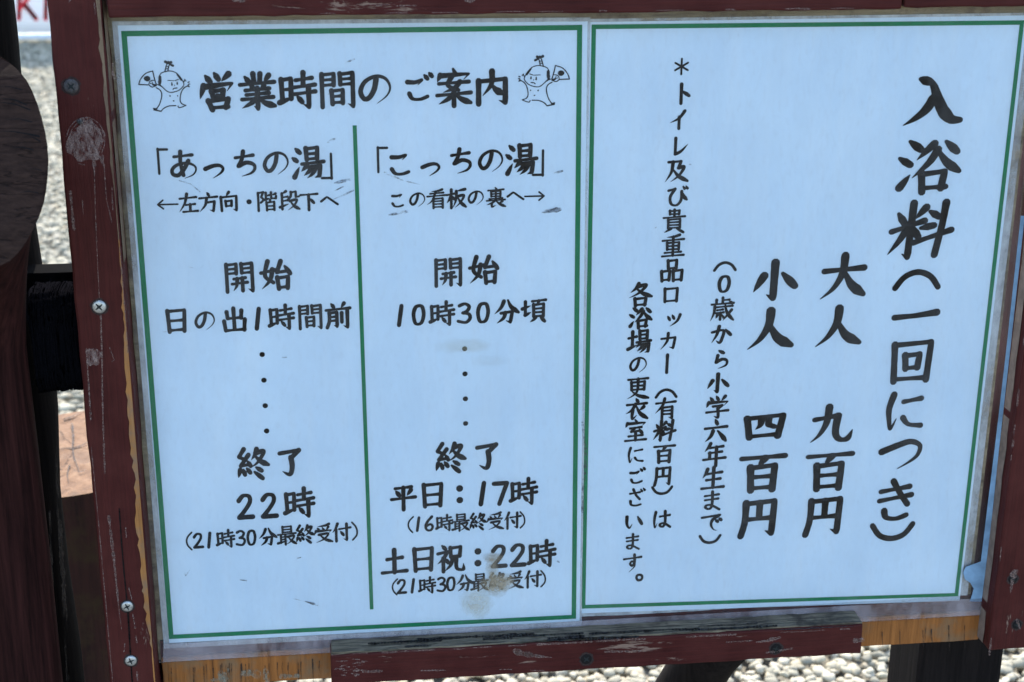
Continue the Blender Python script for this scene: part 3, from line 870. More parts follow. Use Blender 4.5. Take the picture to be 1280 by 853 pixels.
# legs and brace seen under the board
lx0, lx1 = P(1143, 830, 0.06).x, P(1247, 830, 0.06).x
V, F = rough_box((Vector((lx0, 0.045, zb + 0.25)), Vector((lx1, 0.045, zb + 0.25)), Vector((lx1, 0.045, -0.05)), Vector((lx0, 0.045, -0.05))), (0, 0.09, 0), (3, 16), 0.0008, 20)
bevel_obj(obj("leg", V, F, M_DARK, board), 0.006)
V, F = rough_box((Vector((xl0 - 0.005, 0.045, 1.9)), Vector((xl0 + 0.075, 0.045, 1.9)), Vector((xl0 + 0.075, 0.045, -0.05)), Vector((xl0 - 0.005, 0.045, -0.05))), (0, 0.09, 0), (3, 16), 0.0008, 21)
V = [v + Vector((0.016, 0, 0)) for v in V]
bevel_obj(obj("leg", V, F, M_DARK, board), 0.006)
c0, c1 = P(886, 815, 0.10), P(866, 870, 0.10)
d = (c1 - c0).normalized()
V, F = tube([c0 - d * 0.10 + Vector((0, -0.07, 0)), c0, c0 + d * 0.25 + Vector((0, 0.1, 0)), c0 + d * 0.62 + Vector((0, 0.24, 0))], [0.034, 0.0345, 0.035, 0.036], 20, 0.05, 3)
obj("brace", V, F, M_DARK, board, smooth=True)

# ---- screws, scrapes and bare wood on the frame
for (x, y_, r, mh) in ((124, 383.5, .0062, M_STEEL), (159, 758, .0056, M_STEEL), (163.5, 826, .0056, M_STEEL), (89, 108, .0062, M_RUST)):
    screw(x, y_, YF, r, lpost, mh, M_SLOT, int(x))
for (x, y_) in ((1266, 724), (1271, 781)):
    screw(x, y_, YF, .0050, rpost, M_HOLE, M_SLOT, int(x), 0.0006)
for (x, y_) in ((733, 824), (970, 811)):
    screw(x, y_, YF, .0058, batten, M_HOLE, M_SLOT, int(x), 0.0006)

ys = YF - 0.0005
marks("crack", OCHRE_CRACKS, [o for o in board.children if o.name.startswith('bottom_rail')][0], -0.0022, worn_film("rail_crack", (0.014, 0.007, 0.004), 0.3, 0.55, 300), 0.35, 15, split=True)
marks("paint_flake", [('u', 9, [(276, 842), (279, 855)]), ('u', 6, [(284, 838), (283, 850)]), ('u', 10, [(303, 842), (315, 841), (321, 843)]), ('u', 7, [(332, 838), (334, 852)]), ('u', 5, [(352, 846), (372, 845)]), ('u', 5, [(265, 850), (272, 850)])],
      [o for o in board.children if o.name.startswith('bottom_rail')][0], -0.0024, worn_film("grey_smear", (0.30, 0.27, 0.20), 0.42, 0.72, 300, (1, 1, 0.4), 0.8), 0.4, 16, split=True)
peel = [(119.5, 0), (124, 50), (129, 100), (138, 190), (146, 258), (150, 300), (151.5, 345), (153, 385), (155.5, 420), (158, 470), (160.5, 520), (163.5, 560), (169, 600), (170.5, 650), (174, 690), (178, 730), (180, 752), (186, 790), (191, 825), (195, 860)]
edge = [P(x, y_, ys).x for x, y_ in peel]
rr = random.Random(5)
M_GREYTAN = bare_wood("greyed_tan_wood", 'z', (0.13, 0.085, 0.05), (0.20, 0.14, 0.09), crack=(0.05, 0.03, 0.02), scale=260, stain=(0.08, 0.04, 0.03))
for lo_, hi_, mt_ in ((0, 5, M_GREYTAN), (5, len(peel) - 1, M_PEEL)):
    V, F = [], []
    for i in range(lo_, hi_):
        x, y_ = peel[i]
        x2, y2 = peel[i + 1]
        for k in range(5 + (1 if i == hi_ - 1 else 0)):
            t = k / 5
            q = P(x + (x2 - x) * t + rr.uniform(-2.0, 1.2), y_ + (y2 - y_) * t, ys)
            V += [Vector((min(q.x, xl1 - 0.002), ys, q.z)), Vector((xl1 - 0.0012, ys, q.z))]
    for i in range(len(V) // 2 - 1):
        F.append([2 * i, 2 * i + 1, 2 * i + 3, 2 * i + 2])
    obj("bare_wood_patch", V, F, mt_, lpost)

V, F = [], []
for i in range(41):
    z = P(150, 330, YF).z + (1.9 - P(150, 330, YF).z) * (i / 40) ** 1.5
    w = 0.020 + 0.004 * noise.noise(Vector((0, 3, z * 40)))
    V += [Vector((xl1 + 0.0006, YF + 0.003, z)), Vector((xl1 + 0.0006, YF + 0.003 + w, z))]
for i in range(40):
    F.append([2 * i, 2 * i + 1, 2 * i + 3, 2 * i + 2])
obj("bare_wood_patch", V, F, M_GREYTAN, lpost)

sc = [('u', 1.2, [(118, 212), (119, 260), (122, 330), (124, 372)]), ('u', 1.9, [(126, 395), (127.5, 450), (128.5, 520), (131, 592)]),
      ('u', 1.1, [(130, 205), (133, 250), (140, 278)]), ('u', 3.2, [(88, 240), (90, 262), (92.5, 287)]), ('u', 1.2, [(103, 250), (104, 268)]),
      ('u', 2.2, [(108, 436), (112, 500), (113.5, 525)]), ('p', 3.2, [(136, 646), (143, 705), (148, 755), (152, 788)]),
      ('u', 1.0, [(114, 560), (122, 640), (131, 740), (141, 853)]), ('u', 2.0, [(166, 768), (169, 785)]), ('u', 1.6, [(170, 795), (171, 803)]),
      ('u', 1.5, [(156, 805), (155, 815)]), ('u', 2, [(171, 840), (172, 851)]), ('u', 1.2, [(157, 660), (158, 672)]), ('u', 1.4, [(161, 735), (165, 750)]),
      ('u', 1.1, [(137, 435), (143, 450), (140, 452)]), ('u', 2.6, [(141, 80), (141, 92), (143, 98)]), ('u', 1.3, [(140, 235), (141, 262)]),
      ('u', 1.6, [(150, 310), (157, 400), (160, 440)]), ('u', 1.2, [(118, 4), (119, 18)]), ('u', 1.5, [(88, 0), (86, 3)])]
marks("paint_scrape", sc, lpost, ys - 0.00015, M_SCRAPE, 0.4, 1, split=True)
# round rubbed patch with arcs
rubs = []
rr = random.Random(12)
for k in range(46):
    a = rr.uniform(0, 6.28)
    rad = 25 * math.sqrt(rr.uniform(0.05, 1))
    x, y_ = 107 + rad * math.cos(a) * 0.95, 177 + rad * math.sin(a) * 1.2
    L = rr.uniform(3, 11)
    th = rr.choice([a + 1.57, a + 1.57, 1.4, 0.2])
    rubs.append(('u', rr.uniform(0.4, 1.1), [(x - L / 2 * math.cos(th), y_ - L / 2 * math.sin(th)), (x, y_ + .3), (x + L / 2 * math.cos(th), y_ + L / 2 * math.sin(th))]))
for r in (24, 20.5):
    rubs.append(('U', 1.0, [(107 + r * math.cos(t), 176 + r * 1.2 * math.sin(t)) for t in [3.3 + 0.3 * q for q in range(14)]]))
rubs += [('p', 4, [(117, 200), (118, 207), (118, 216)]), ('p', 4, [(127, 196), (128, 204), (129, 210)])]
marks("rubbed_scrape", rubs, lpost, ys - 0.0004, M_SCRAPE_SOFT, 0.3, 2)
blob("rubbed_patch", 107, 177, 24, 30, lpost, ys - 0.0003, M_SCRAPE_SOFT, 4)
blob("rubbed_patch", 117, 447, 9, 12, lpost, ys - 0.0003, M_SCRAPE_SOFT, 6)
screw(100, 152, YF, .0022, lpost, M_RUST, M_SLOT, 3, 0.002)
marks("crack", [('u', 1.5, [(149, 636), (152, 680), (155, 715), (158.5, 750)]), ('u', 1.7, [(160, 766), (163, 818)]), ('u', 1.7, [(164, 834), (166.5, 872)])], lpost, ys - 0.0002, M_CRACK, 0.3, 3, split=True)
# right post: chipped front edge, torn paint round the screw holes
ch = []
rr = random.Random(21)
for k in range(14):
    y_ = rr.uniform(200, 800)
    x = 1260.5 - (y_ - 600) * 0.111
    L = rr.uniform(6, 26)
    ch.append(('u', rr.uniform(0.8, 2.4), [(x + .6, y_), (x + .6 - L * .111, y_ + L)]))
ch += [('p', 6, [(1268, 715), (1265, 728), (1263, 742)]), ('u', 5, [(1264, 718), (1271, 714)]), ('u', 2.5, [(1271, 775), (1275, 786)])]
marks("paint_chip", ch, rpost, ys - 0.0002, M_SCRAPE, 0.4, 4, split=True)
V, F = [], []
# greyed inner side of the right post, worn bare
for i in range(41):
    z = zrb + 0.002 + (1.25 - zrb) * i / 40
    w = 0.014 + 0.003 * noise.noise(Vector((0, 0, z * 40)))
    V += [Vector((xr0 - 0.0005, YF + 0.0275, z)), Vector((xr0 - 0.0005, YF + 0.0275 - w, z))]
for i in range(40):
    F.append([2 * i, 2 * i + 1, 2 * i + 3, 2 * i + 2])
obj("bare_wood_patch", V, F, plain("greyed_side_wood", (0.17, 0.125, 0.10), 0.8, 0, 0.3, 90), rpost)
# batten: rubbed upper edge and flakes
bt = []
rr = random.Random(31)
x = 414.0
while x < 1078:
    L = rr.uniform(10, 70)
    x2 = min(x + L, 1078)
    e = lambda q: 817 + (783.5 - 817) * (q - 413.5) / 665.5
    bt.append(('u', rr.uniform(0.8, 2.6), [(x, e(x) + 1.8), ((x + x2) / 2, e((x + x2) / 2) + 1.8 + rr.uniform(-.6, 1.2)), (x2, e(x2) + 1.8)]))
    x = x2 + rr.uniform(4, 46) * (0.5 if x < 700 else 1.5)
bt += [('p', 6, [(644, 814), (652, 817), (676, 821), (690, 822)]), ('u', 2.6, [(454, 840), (477, 839)]), ('u', 1.6, [(526, 838.5), (557, 838)]), ('u', 1.2, [(625, 837), (640, 837)]), ('u', 1.2, [(663, 838), (680, 839)]),
       ('p', 4, [(975, 797), (960, 801), (944, 803)]), ('u', 1.5, [(908, 803), (940, 801)]), ('u', 2.2, [(755, 815), (800, 814)]), ('u', 5, [(1069, 801), (1078, 800)]), ('u', 2, [(958, 816), (990, 811)])]
for k in range(34):
    x = rr.uniform(416, 452); y_ = rr.uniform(822, 846)
    bt.append(('u', rr.uniform(.6, 1.8), [(x, y_), (x + rr.uniform(2, 9), y_ + rr.uniform(-1, 1))]))


def on_batten(q):
    r_ = ray(q[0], q[1])
    return CAM + r_ * ((zbt + 0.0024 - CAM.z) / r_.z)


stk = []
for k in range(16):
    x = rr.uniform(425, 1000)
    L = rr.uniform(30, 130)
    y0_ = 810 - (x - 414) * 0.046 + rr.uniform(-7, 5)
    stk.append(('u', rr.uniform(1.0, 3.6), [(x, y0_), (x + L / 2, y0_ - L * .024 + rr.uniform(-.5, .5)), (x + L, y0_ - L * .048)]))
marks("dark_streak", stk, batten, 0, worn_film("black_weathering", (0.010, 0.007, 0.007), 0.34, 0.56, 160, (0.12, 1, 1), 0.95), 0.4, 22, split=True, to3=on_batten)
marks("paint_flake", bt, batten, ys - 0.0002, M_SCRAPE, 0.45, 6, split=True)
tf = [('u', 5, [(292, 0), (298, 1.5), (304, 0.5)]), ('u', 4, [(582, 1), (588, 2), (592, 0)]), ('u', 1.6, [(470, 7), (488, 6)]), ('u', 1.5, [(494, 7.5), (520, 7)])]
rr = random.Random(41)
x = 400
while x < 1125:
    L = rr.uniform(6, 40)
    e = lambda q: 22 - (q - 130) * 0.0100 - 1.9
    tf.append(('u', rr.uniform(.6, 1.8), [(x, e(x)), (x + L / 2, e(x + L / 2) + rr.uniform(-.8, .3)), (x + L, e(x + L))]))
    x += L + rr.uniform(8, 70)
marks("paint_flake", tf, trail, ys + 0.0006, M_SCRAPE, 0.45, 7, split=True)

# mottled strip and painted sky reflection of the cover edge beside the right notice
sky_strip = [(1277, 270), (1282, 270), (1263, 445), (1250, 560), (1240, 655), (1228, 752), (1213, 752), (1216, 744), (1218, 736), (1214, 729), (1207, 724), (1205, 716), (1208, 709), (1216, 706), (1227, 702), (1234.5, 640), (1244.5, 560), (1258, 445)]
V = [P(x - 1, y_, YA - 0.0004) for x, y_ in sky_strip]
obj("sky_reflection_strip", V, [list(range(len(V)))], M_SKY_STRIP, board)

# ------------------------------------------------------------------ left notice: opening hours
yl, yr = YP - 0.0002, YP + 0.0006
nl = thing("notice_sheet", "white timetable notice in two columns split by a green line, in black brush lettering", "notice", P(460, 790, 0), "laminated notices in the board")
sheet("laminate", [(140, 27), (738, 22), (727, 783), (205, 811)], yl + 0.00012, M_LAMIN, nl, 0.0001, 4, 4)
sheet("paper", [(147, 32), (734.5, 27), (724.5, 776.5), (211.5, 804)], yl, M_PAPER, nl, 0.0001)
yi = yl - 0.00045
V, F = band([(155, 42.3), (724.6, 34.6), (717.3, 771.3), (214, 796.4)], 4.6, yi)
obj("green_border", V, F, M_GREEN, nl)
d0, d1 = P(443.3, 157, yi), P(464.6, 762, yi)
w = 0.0018
obj("green_divider", [d0 + Vector((-w, 0, 0)), d0 + Vector((w, 0, 0)), d1 + Vector((w, 0, 0)), d1 + Vector((-w, 0, 0))], [[0, 1, 2, 3]], M_GREEN, nl)
lettering("heading", [("営業時間", 271.9, 114.9, 421.4, 112.5, 47), ("の", 468.7, 111.5, 0, 0, 43), ("ご", 523, 109.5, 0, 0, 38), ("案", 567.4, 110, 0, 0, 47), ("内", 615, 110, 0, 0, 44)], nl, yi)
lettering("subheading", [("「", 194, 202, 0, 0, 34), ("あ", 229.3, 206.3, 0, 0, 36), ("っ", 267.2, 210, 0, 0, 34), ("ち", 306.6, 205.2, 0, 0, 34), ("の", 344.9, 204, 0, 0, 34), ("湯", 385.2, 204, 0, 0, 40), ("」", 417.5, 208, 0, 0, 34)], nl, yi)
lettering("text_line", [("←", 209.3, 255.8, 0, 0, 27), ("左方向", 235, 254.4, 286, 252.5, 25.5), ("・", 311.3, 252.5, 0, 0, 26), ("階段", 333.6, 252, 361.8, 251, 25.5), ("下", 386.4, 252, 0, 0, 23), ("へ", 411.7, 250.5, 0, 0, 22)], nl, yi)
lettering("text_line", [("開始", 299, 347, 345.3, 344.7, 39)], nl, yi)
lettering("text_line", [("日", 220.5, 401.7, 0, 0, 31), ("の", 256, 401, 0, 0, 27), ("出", 293, 400, 0, 0, 31), ("1", 322.2, 398.7, 0, 0, 31), ("時", 351.7, 397, 0, 0, 32), ("間", 387.6, 396.3, 0, 0, 32), ("前", 422.7, 395.2, 0, 0, 32)], nl, yi)
for x, y_ in ((327.8, 443.4), (329.9, 475.5), (331.6, 507.4), (333.2, 539)):
    lettering("dot", [("・", x, y_, 0, 0, 37)], nl, yi, 1 / WEIGHT)
lettering("text_line", [("終", 316, 580.6, 0, 0, 40), ("了", 362.4, 577.4, 0, 0, 37)], nl, yi)
lettering("text_line", [("22", 307.2, 633.3, 337, 632, 33, 36), ("時", 374, 629, 0, 0, 38)], nl, yi)
lettering("text_line", [("(", 235.9, 676.6, 0, 0, 22), ("2", 248, 676, 0, 0, 20, 22), ("1", 261.6, 675.5, 0, 0, 22), ("時", 281.9, 673.8, 0, 0, 23), ("3", 301.3, 672.8, 0, 0, 20, 22), ("0", 314.3, 672.4, 0, 0, 21, 22), ("分", 334.6, 671.3, 0, 0, 23), ("最終受付", 358.6, 669.6, 426.8, 665.6, 23.5), (")", 444.6, 664, 0, 0, 22)], nl, yi)
lettering("subheading", [("「", 468.5, 200, 0, 0, 34), ("こ", 500.5, 205, 0, 0, 32), ("っ", 538, 208, 0, 0, 32), ("ち", 576.4, 202, 0, 0, 33), ("の", 613.4, 201, 0, 0, 33), ("湯", 651.6, 200, 0, 0, 39), ("」", 682, 204, 0, 0, 34)], nl, yi)
lettering("text_line", [("こ", 497.4, 250.4, 0, 0, 20), ("の", 521.6, 249.7, 0, 0, 21), ("看板", 545.5, 249, 570.5, 248.5, 24.5), ("の", 594.7, 247.3, 0, 0, 21), ("裏", 619.8, 246.9, 0, 0, 24.5), ("へ", 644.4, 244.5, 0, 0, 21), ("→", 668.5, 245.5, 0, 0, 26)], nl, yi)
lettering("text_line", [("開始", 560, 340.6, 605.2, 338.3, 37)], nl, yi)
lettering("text_line", [("1", 500.3, 394.7, 0, 0, 30), ("0", 523.3, 394, 0, 0, 29), ("時", 552.6, 392.4, 0, 0, 31), ("3", 581.2, 391.7, 0, 0, 29), ("0", 603.8, 391.2, 0, 0, 29), ("分", 633, 389.8, 0, 0, 31), ("頃", 667.5, 388.6, 0, 0, 30)], nl, yi)
for x, y_ in ((580.8, 436.2), (581.2, 467.6), (581.7, 498.8), (582, 529.6)):
    lettering("dot", [("・", x, y_, 0, 0, 36)], nl, yi, 1 / WEIGHT)
lettering("text_line", [("終", 563, 573, 0, 0, 38), ("了", 608.7, 570, 0, 0, 36)], nl, yi)
lettering("text_line", [("平", 504.3, 622, 0, 0, 32), ("日", 540.7, 619.4, 0, 0, 32), ("：", 574.7, 618, 0, 0, 34), ("1", 603, 617.3, 0, 0, 33), ("7", 625.5, 616.6, 0, 0, 32), ("時", 654.6, 614.8, 0, 0, 34)], nl, yi)
lettering("text_line", [("(", 512.8, 656, 0, 0, 20), ("1", 522.6, 655.5, 0, 0, 20), ("6", 536.8, 654.7, 0, 0, 20, 21), ("時", 555.4, 654, 0, 0, 21), ("最終受付", 576, 653.4, 640.4, 650.8, 21.5), (")", 654.2, 650, 0, 0, 20)], nl, yi)
lettering("text_line", [("土", 493, 702.4, 0, 0, 33), ("日", 529, 699.8, 0, 0, 32), ("祝", 563, 698.5, 0, 0, 34), ("：", 597.4, 696.7, 0, 0, 34), ("22", 624.2, 695.5, 648.2, 694, 31, 33), ("時", 677.3, 692.6, 0, 0, 34)], nl, yi)
lettering("text_line", [("(", 493, 733.9, 0, 0, 20), ("2", 502.5, 733.3, 0, 0, 19, 21), ("1", 516, 732.6, 0, 0, 20), ("時", 534, 732, 0, 0, 21), ("3", 552.3, 730.8, 0, 0, 19, 21), ("0", 563.6, 730.2, 0, 0, 20), ("分", 580.6, 729, 0, 0, 21.5), ("最終受付", 599.6, 728.2, 665.7, 724.3, 21.5), (")", 680, 723.5, 0, 0, 20)], nl, yi)

# small line drawings of a child with a topknot holding a fan
def doodle(flip):
    def q(x, y_):
        if flip: x, y_ = 760 - x, y_ - 65
        return ((640 if flip else 165) + x / 9.478, 60 + y_ / 9.478)
    raw = [('U', 8, [(345, 300), (320, 345), (325, 420), (370, 475), (430, 522), (490, 525), (560, 500), (612, 445), (605, 400), (570, 345), (520, 295), (450, 275), (385, 285), (345, 300)]),
           ('c', 30, [(330, 345), (335, 400), (325, 430)]), ('p', 22, [(320, 400), (322, 420), (336, 440)]), ('c', 18, [(535, 312), (560, 350), (585, 385)]),
           ('u', 9, [(388, 285), (405, 215), (415, 190)]), ('u', 9, [(425, 270), (440, 205)]), ('u', 7, [(400, 250), (430, 245)]), ('u', 7, [(405, 225), (436, 220)]),
           ('d', 34, [(425, 185), (395, 165)]), ('d', 34, [(430, 185), (462, 172)]), ('d', 30, [(440, 190), (485, 212)]), ('d', 22, [(425, 185), (430, 165)]),
           ('U', 9, [(80, 435), (100, 375), (160, 305), (245, 275)]), ('u', 9, [(245, 275), (262, 350), (285, 430)]), ('u', 9, [(80, 435), (200, 440)]),
           ('u', 62, [(168, 364), (184, 366)]), ('U', 7, [(200, 440), (205, 410), (230, 388), (265, 385)]), ('u', 6, [(235, 400), (255, 440)]), ('u', 6, [(215, 420), (262, 436)]),
           ('U', 8, [(205, 445), (235, 465), (265, 458), (290, 448)]), ('u', 22, [(250, 436), (280, 446)]),
           ('U', 8, [(290, 432), (325, 445), (355, 462)]), ('U', 9, [(285, 472), (330, 500), (352, 545), (345, 610), (320, 680), (290, 722)]),
           ('u', 14, [(255, 718), (292, 728)]), ('u', 10, [(258, 735), (345, 752)]), ('U', 9, [(345, 752), (380, 715), (440, 690), (520, 686)]),
           ('U', 8, [(545, 688), (556, 708), (590, 702), (640, 682)]), ('U', 9, [(640, 682), (590, 662), (570, 620), (580, 540), (612, 480), (660, 450)]),
           ('u', 9, [(655, 452), (678, 462), (664, 440)]), ('u', 9, [(668, 432), (684, 430)]), ('u', 9, [(664, 410), (680, 402)]), ('u', 8, [(640, 395), (625, 375), (618, 400), (604, 400)]),
           ('c', 8, [(425, 386), (500, 390)]), ('c', 8, [(510, 388), (550, 374)]), ('d', 20, [(472, 412), (474, 440)]), ('d', 18, [(534, 406), (536, 430)]),
           ('U', 8, [(486, 492), (500, 480), (535, 476)]), ('u', 5, [(500, 440), (506, 448)]), ('u', 10, [(449, 566), (451, 574)]), ('u', 9, [(539, 566), (541, 572)]), ('u', 12, [(490, 628), (498, 630)])]
    return [(c, w_ * (1.45 if w_ < 12 else 1.1) / 9.478, [q(x, y_) for x, y_ in ps]) for c, w_, ps in raw]

for flip in (False, True):
    o = marks("child_drawing", doodle(flip), nl, yi, M_INK, 0.12, 9)

# scuffs and the brown stain on the left notice
M_SCUFF = worn_film("grey_scuff", (0.10, 0.11, 0.14), 0.42, 0.66, 240, (0.5, 1, 1), 0.75)


def soft_stain(cx, cy, rx, ry, c, maxa, k, scale=160, lo=0.3, hi=0.7):
    """a stain soaked into the sheet: strongest in the middle, ragged outward"""
    mt, t, b = mat("paper_stain")
    b.inputs['Base Color'].default_value = (*c, 1)
    b.inputs['Roughness'].default_value = 0.8
    cen = P(cx, cy, su - 0.0001 * k)
    hx = abs(P(cx + rx, cy, su).x - cen.x)
    hz = abs(P(cx, cy + ry, su).z - cen.z)
    v = coords(t, (1 / hx, 0, 1 / hz))
    ln = nd(t, 'ShaderNodeVectorMath', operation='LENGTH')
    t.links.new(v, ln.inputs[0])
    n = noise_n(t, coords(t), scale, 6, 0.65)
    n2 = noise_n(t, coords(t), 60, 3, 0.6)
    ad = nd(t, 'ShaderNodeMath', operation='MULTIPLY_ADD')
    t.links.new(n2, ad.inputs[0]); ad.inputs[1].default_value = 1.1
    t.links.new(ln.outputs['Value'], ad.inputs[2])
    f = nd(t, 'ShaderNodeMath', operation='MULTIPLY')
    hv = nd(t, 'ShaderNodeMath', operation='MULTIPLY')
    t.links.new(ad.outputs[0], hv.inputs[0]); hv.inputs[1].default_value = 0.62
    t.links.new(ramp(t, hv.outputs[0], [(0.58, maxa), (0.86, 0.0)]), f.inputs[0])
    t.links.new(ramp(t, n, [(lo, 0.25), (hi, 1.0)]), f.inputs[1])
    tr = nd(t, 'ShaderNodeBsdfTransparent')
    mx = nd(t, 'ShaderNodeMixShader')
    t.links.new(f.outputs[0], mx.inputs[0]); t.links.new(tr.outputs[0], mx.inputs[1]); t.links.new(b.outputs[0], mx.inputs[2])
    t.links.new(mx.outputs[0], t.nodes['Material Output'].inputs['Surface'])
    V = [cen + Vector((hx * math.cos(2 * math.pi * q / 24), 0, hz * math.sin(2 * math.pi * q / 24))) for q in range(24)]
    obj("stain", V, [list(range(24))[::-1]], mt, nl, loc=cen)


su = yi - 0.0004
marks("scuff_mark", [('p', 2.2, [(481, 216), (505, 226), (525, 231)]), ('d', 3, [(486, 269), (508, 265)]), ('d', 6, [(678, 265), (700, 262)]), ('d', 3.5, [(692, 217), (703, 214)]),
                     ('p', 1.8, [(442, 238), (430, 244), (415, 250)]), ('d', 3, [(418, 229), (437, 225)]), ('p', 1.6, [(430, 233), (418, 239), (404, 243)]), ('u', 1.3, [(224, 226), (238, 230), (250, 240)]),
                     ('d', 2.4, [(433, 78), (443, 74)]), ('d', 3, [(410, 178), (418, 174)]), ('u', 1.2, [(236, 334), (250, 337), (254, 332)]), ('u', 1, [(203, 415), (208, 415)]),
                     ('u', 1.4, [(353, 447), (358, 447)]), ('u', 1.2, [(372, 698), (376, 697)]), ('d', 2.4, [(382, 752), (397, 757)]), ('p', 1.4, [(396, 757), (384, 753), (365, 748)]), ('u', 2, [(697, 702), (699, 703)]),
                     ('u', 1.1, [(300, 725), (308, 726)]), ('u', 1, [(410, 118), (413, 117)]), ('u', 1.2, [(230, 715), (232, 720), (237, 713)])], nl, su, M_SCUFF, 0.3, 11, split=True)
soft_stain(618, 733, 25, 18, (0.44, 0.36, 0.23), 0.75, 1)
soft_stain(628, 728, 22, 16, (0.52, 0.44, 0.31), 0.75, 2, 260)
soft_stain(616, 698, 16, 9, (0.40, 0.31, 0.19), 0.7, 3)
soft_stain(615, 714, 10, 26, (0.48, 0.40, 0.27), 0.6, 4)
soft_stain(596, 755, 27, 25, (0.62, 0.58, 0.45), 0.6, 5, 70)
soft_stain(583, 433, 48, 12, (0.62, 0.57, 0.42), 0.28, 6, 60)
soft_stain(612, 452, 30, 10, (0.60, 0.60, 0.52), 0.15, 7, 60)

# ------------------------------------------------------------------ right notice: prices
nr = thing("notice_sheet", "white price notice with large vertical brush lettering and no dividing line", "notice", P(960, 765, 0), "laminated notices in the board")
sheet("paper", [(731, 28), (1285, 19.5), (1199.5, 751), (722, 767)], yr, M_PAPER, nr, 0.0001)
yj = yr - 0.00045
sheet("laminate", [(731, 24), (1295, 16), (1208, 755), (722, 771)], yr + 0.00014, M_LAMIN, nr, 0.0001, 4, 4)
V, F = band([(742.3, 33.8), (1277.6, 28.4), (1195.6, 743.6), (729.2, 758.8)], 4.0, yj)
obj("green_border", V, F, M_GREEN, nr)
lettering("heading", [("︵", 1146.7, 349.5, 0, 0, 57), ("一", 1144.6, 393.7, 0, 0, 57), ("回", 1139.4, 452, 0, 0, 56), ("に", 1131.5, 515, 0, 0, 52), ("つ", 1126, 571.5, 0, 0, 52), ("き", 1120, 625.7, 0, 0, 52), ("︶", 1115, 664.8, 0, 0, 53)], nr, yj)
lettering("heading", [("入", 1167.4, 127, 0, 0, 77, 70)], nr, yj, 0.92)
lettering("heading", [("浴", 1160.7, 209.5, 0, 0, 80, 74), ("料", 1150.7, 288.4, 0, 0, 80, 76)], nr, yj, 0.80)
lettering("price_line", [("大", 1054.7, 347.2, 0, 0, 59), ("人", 1048.7, 410, 0, 0, 60, 54), ("九", 1041, 531.3, 0, 0, 57, 50), ("百", 1036.3, 589.5, 0, 0, 58, 50), ("円", 1030.4, 645, 0, 0, 54, 50)], nr, yj, 0.94)
lettering("price_line", [("小", 968, 351.4, 0, 0, 56, 50), ("人", 963.5, 413.4, 0, 0, 60, 54), ("四", 956, 533, 0, 0, 56, 44), ("百", 953.2, 591.6, 0, 0, 57, 49), ("円", 948.8, 647.3, 0, 0, 53, 49)], nr, yj)
lettering("text_line", [("︵", 906.4, 333, 0, 0, 28), ("0", 905.3, 355.3, 0, 0, 28, 24), ("歳", 903, 387.6, 0, 0, 30), ("か", 901.9, 418.6, 0, 0, 27, 24), ("ら", 900.8, 449.8, 0, 0, 26, 24), ("小", 897.2, 479.4, 0, 0, 28, 25), ("学六年生", 896.8, 509.4, 891.1, 598.2, 29), ("ま", 889.7, 626.5, 0, 0, 25), ("で", 889.5, 653.5, 0, 0, 28, 24), ("︶", 887.4, 674.3, 0, 0, 27)], nr, yj)
lettering("text_line", [("＊", 852, 83.4, 0, 0, 22), ("ト", 852.7, 117.4, 0, 0, 26), ("イ", 848, 149.8, 0, 0, 24), ("レ", 849.2, 183, 0, 0, 24), ("及", 845.7, 214.2, 0, 0, 29), ("び", 846.2, 246.3, 0, 0, 26), ("貴重品", 842.7, 276.8, 839.9, 338.5, 28.5), ("ロ", 838.7, 368.3, 0, 0, 24), ("ッ", 841.5, 398, 0, 0, 24), ("カ", 835.9, 427, 0, 0, 22), ("ー", 834, 455, 0, 0, 25),
                         ("︵", 832.8, 491.8, 0, 0, 27), ("有", 832.1, 511.7, 0, 0, 27), ("料", 830.5, 538.7, 0, 0, 28), ("百", 830.4, 567.7, 0, 0, 27, 24), ("円", 828.8, 595.2, 0, 0, 25), ("︶", 827.6, 613.2, 0, 0, 26), ("は", 827.4, 649.9, 0, 0, 23)], nr, yj)
lettering("text_line", [("各浴", 800.5, 368.7, 800.5, 398, 29), ("場", 799.3, 427.3, 0, 0, 29), ("の", 797.7, 456.2, 0, 0, 23), ("更衣室", 797.4, 485.5, 794.6, 538.7, 27.5), ("に", 794.7, 569.3, 0, 0, 22), ("ご", 795.9, 595.2, 0, 0, 22), ("ざ", 794.7, 622.6, 0, 0, 23), ("い", 792.2, 652.7, 0, 0, 24, 21), ("ま", 790.5, 677.8, 0, 0, 21), ("す", 790.5, 704.3, 0, 0, 23), ("。", 799.2, 722, 0, 0, 24)], nr, yj)
sj = yj - 0.0005
marks("scuff_mark", [('u', 3.4, [(728, 528), (732, 560), (731, 600)]), ('u', 2.6, [(729, 600), (728, 640)]), ('u', 1.6, [(862, 206), (864, 206)]), ('u', 1.2, [(819, 285), (821, 284)])], nr, sj, M_SCUFF, 0.3, 13, split=True)

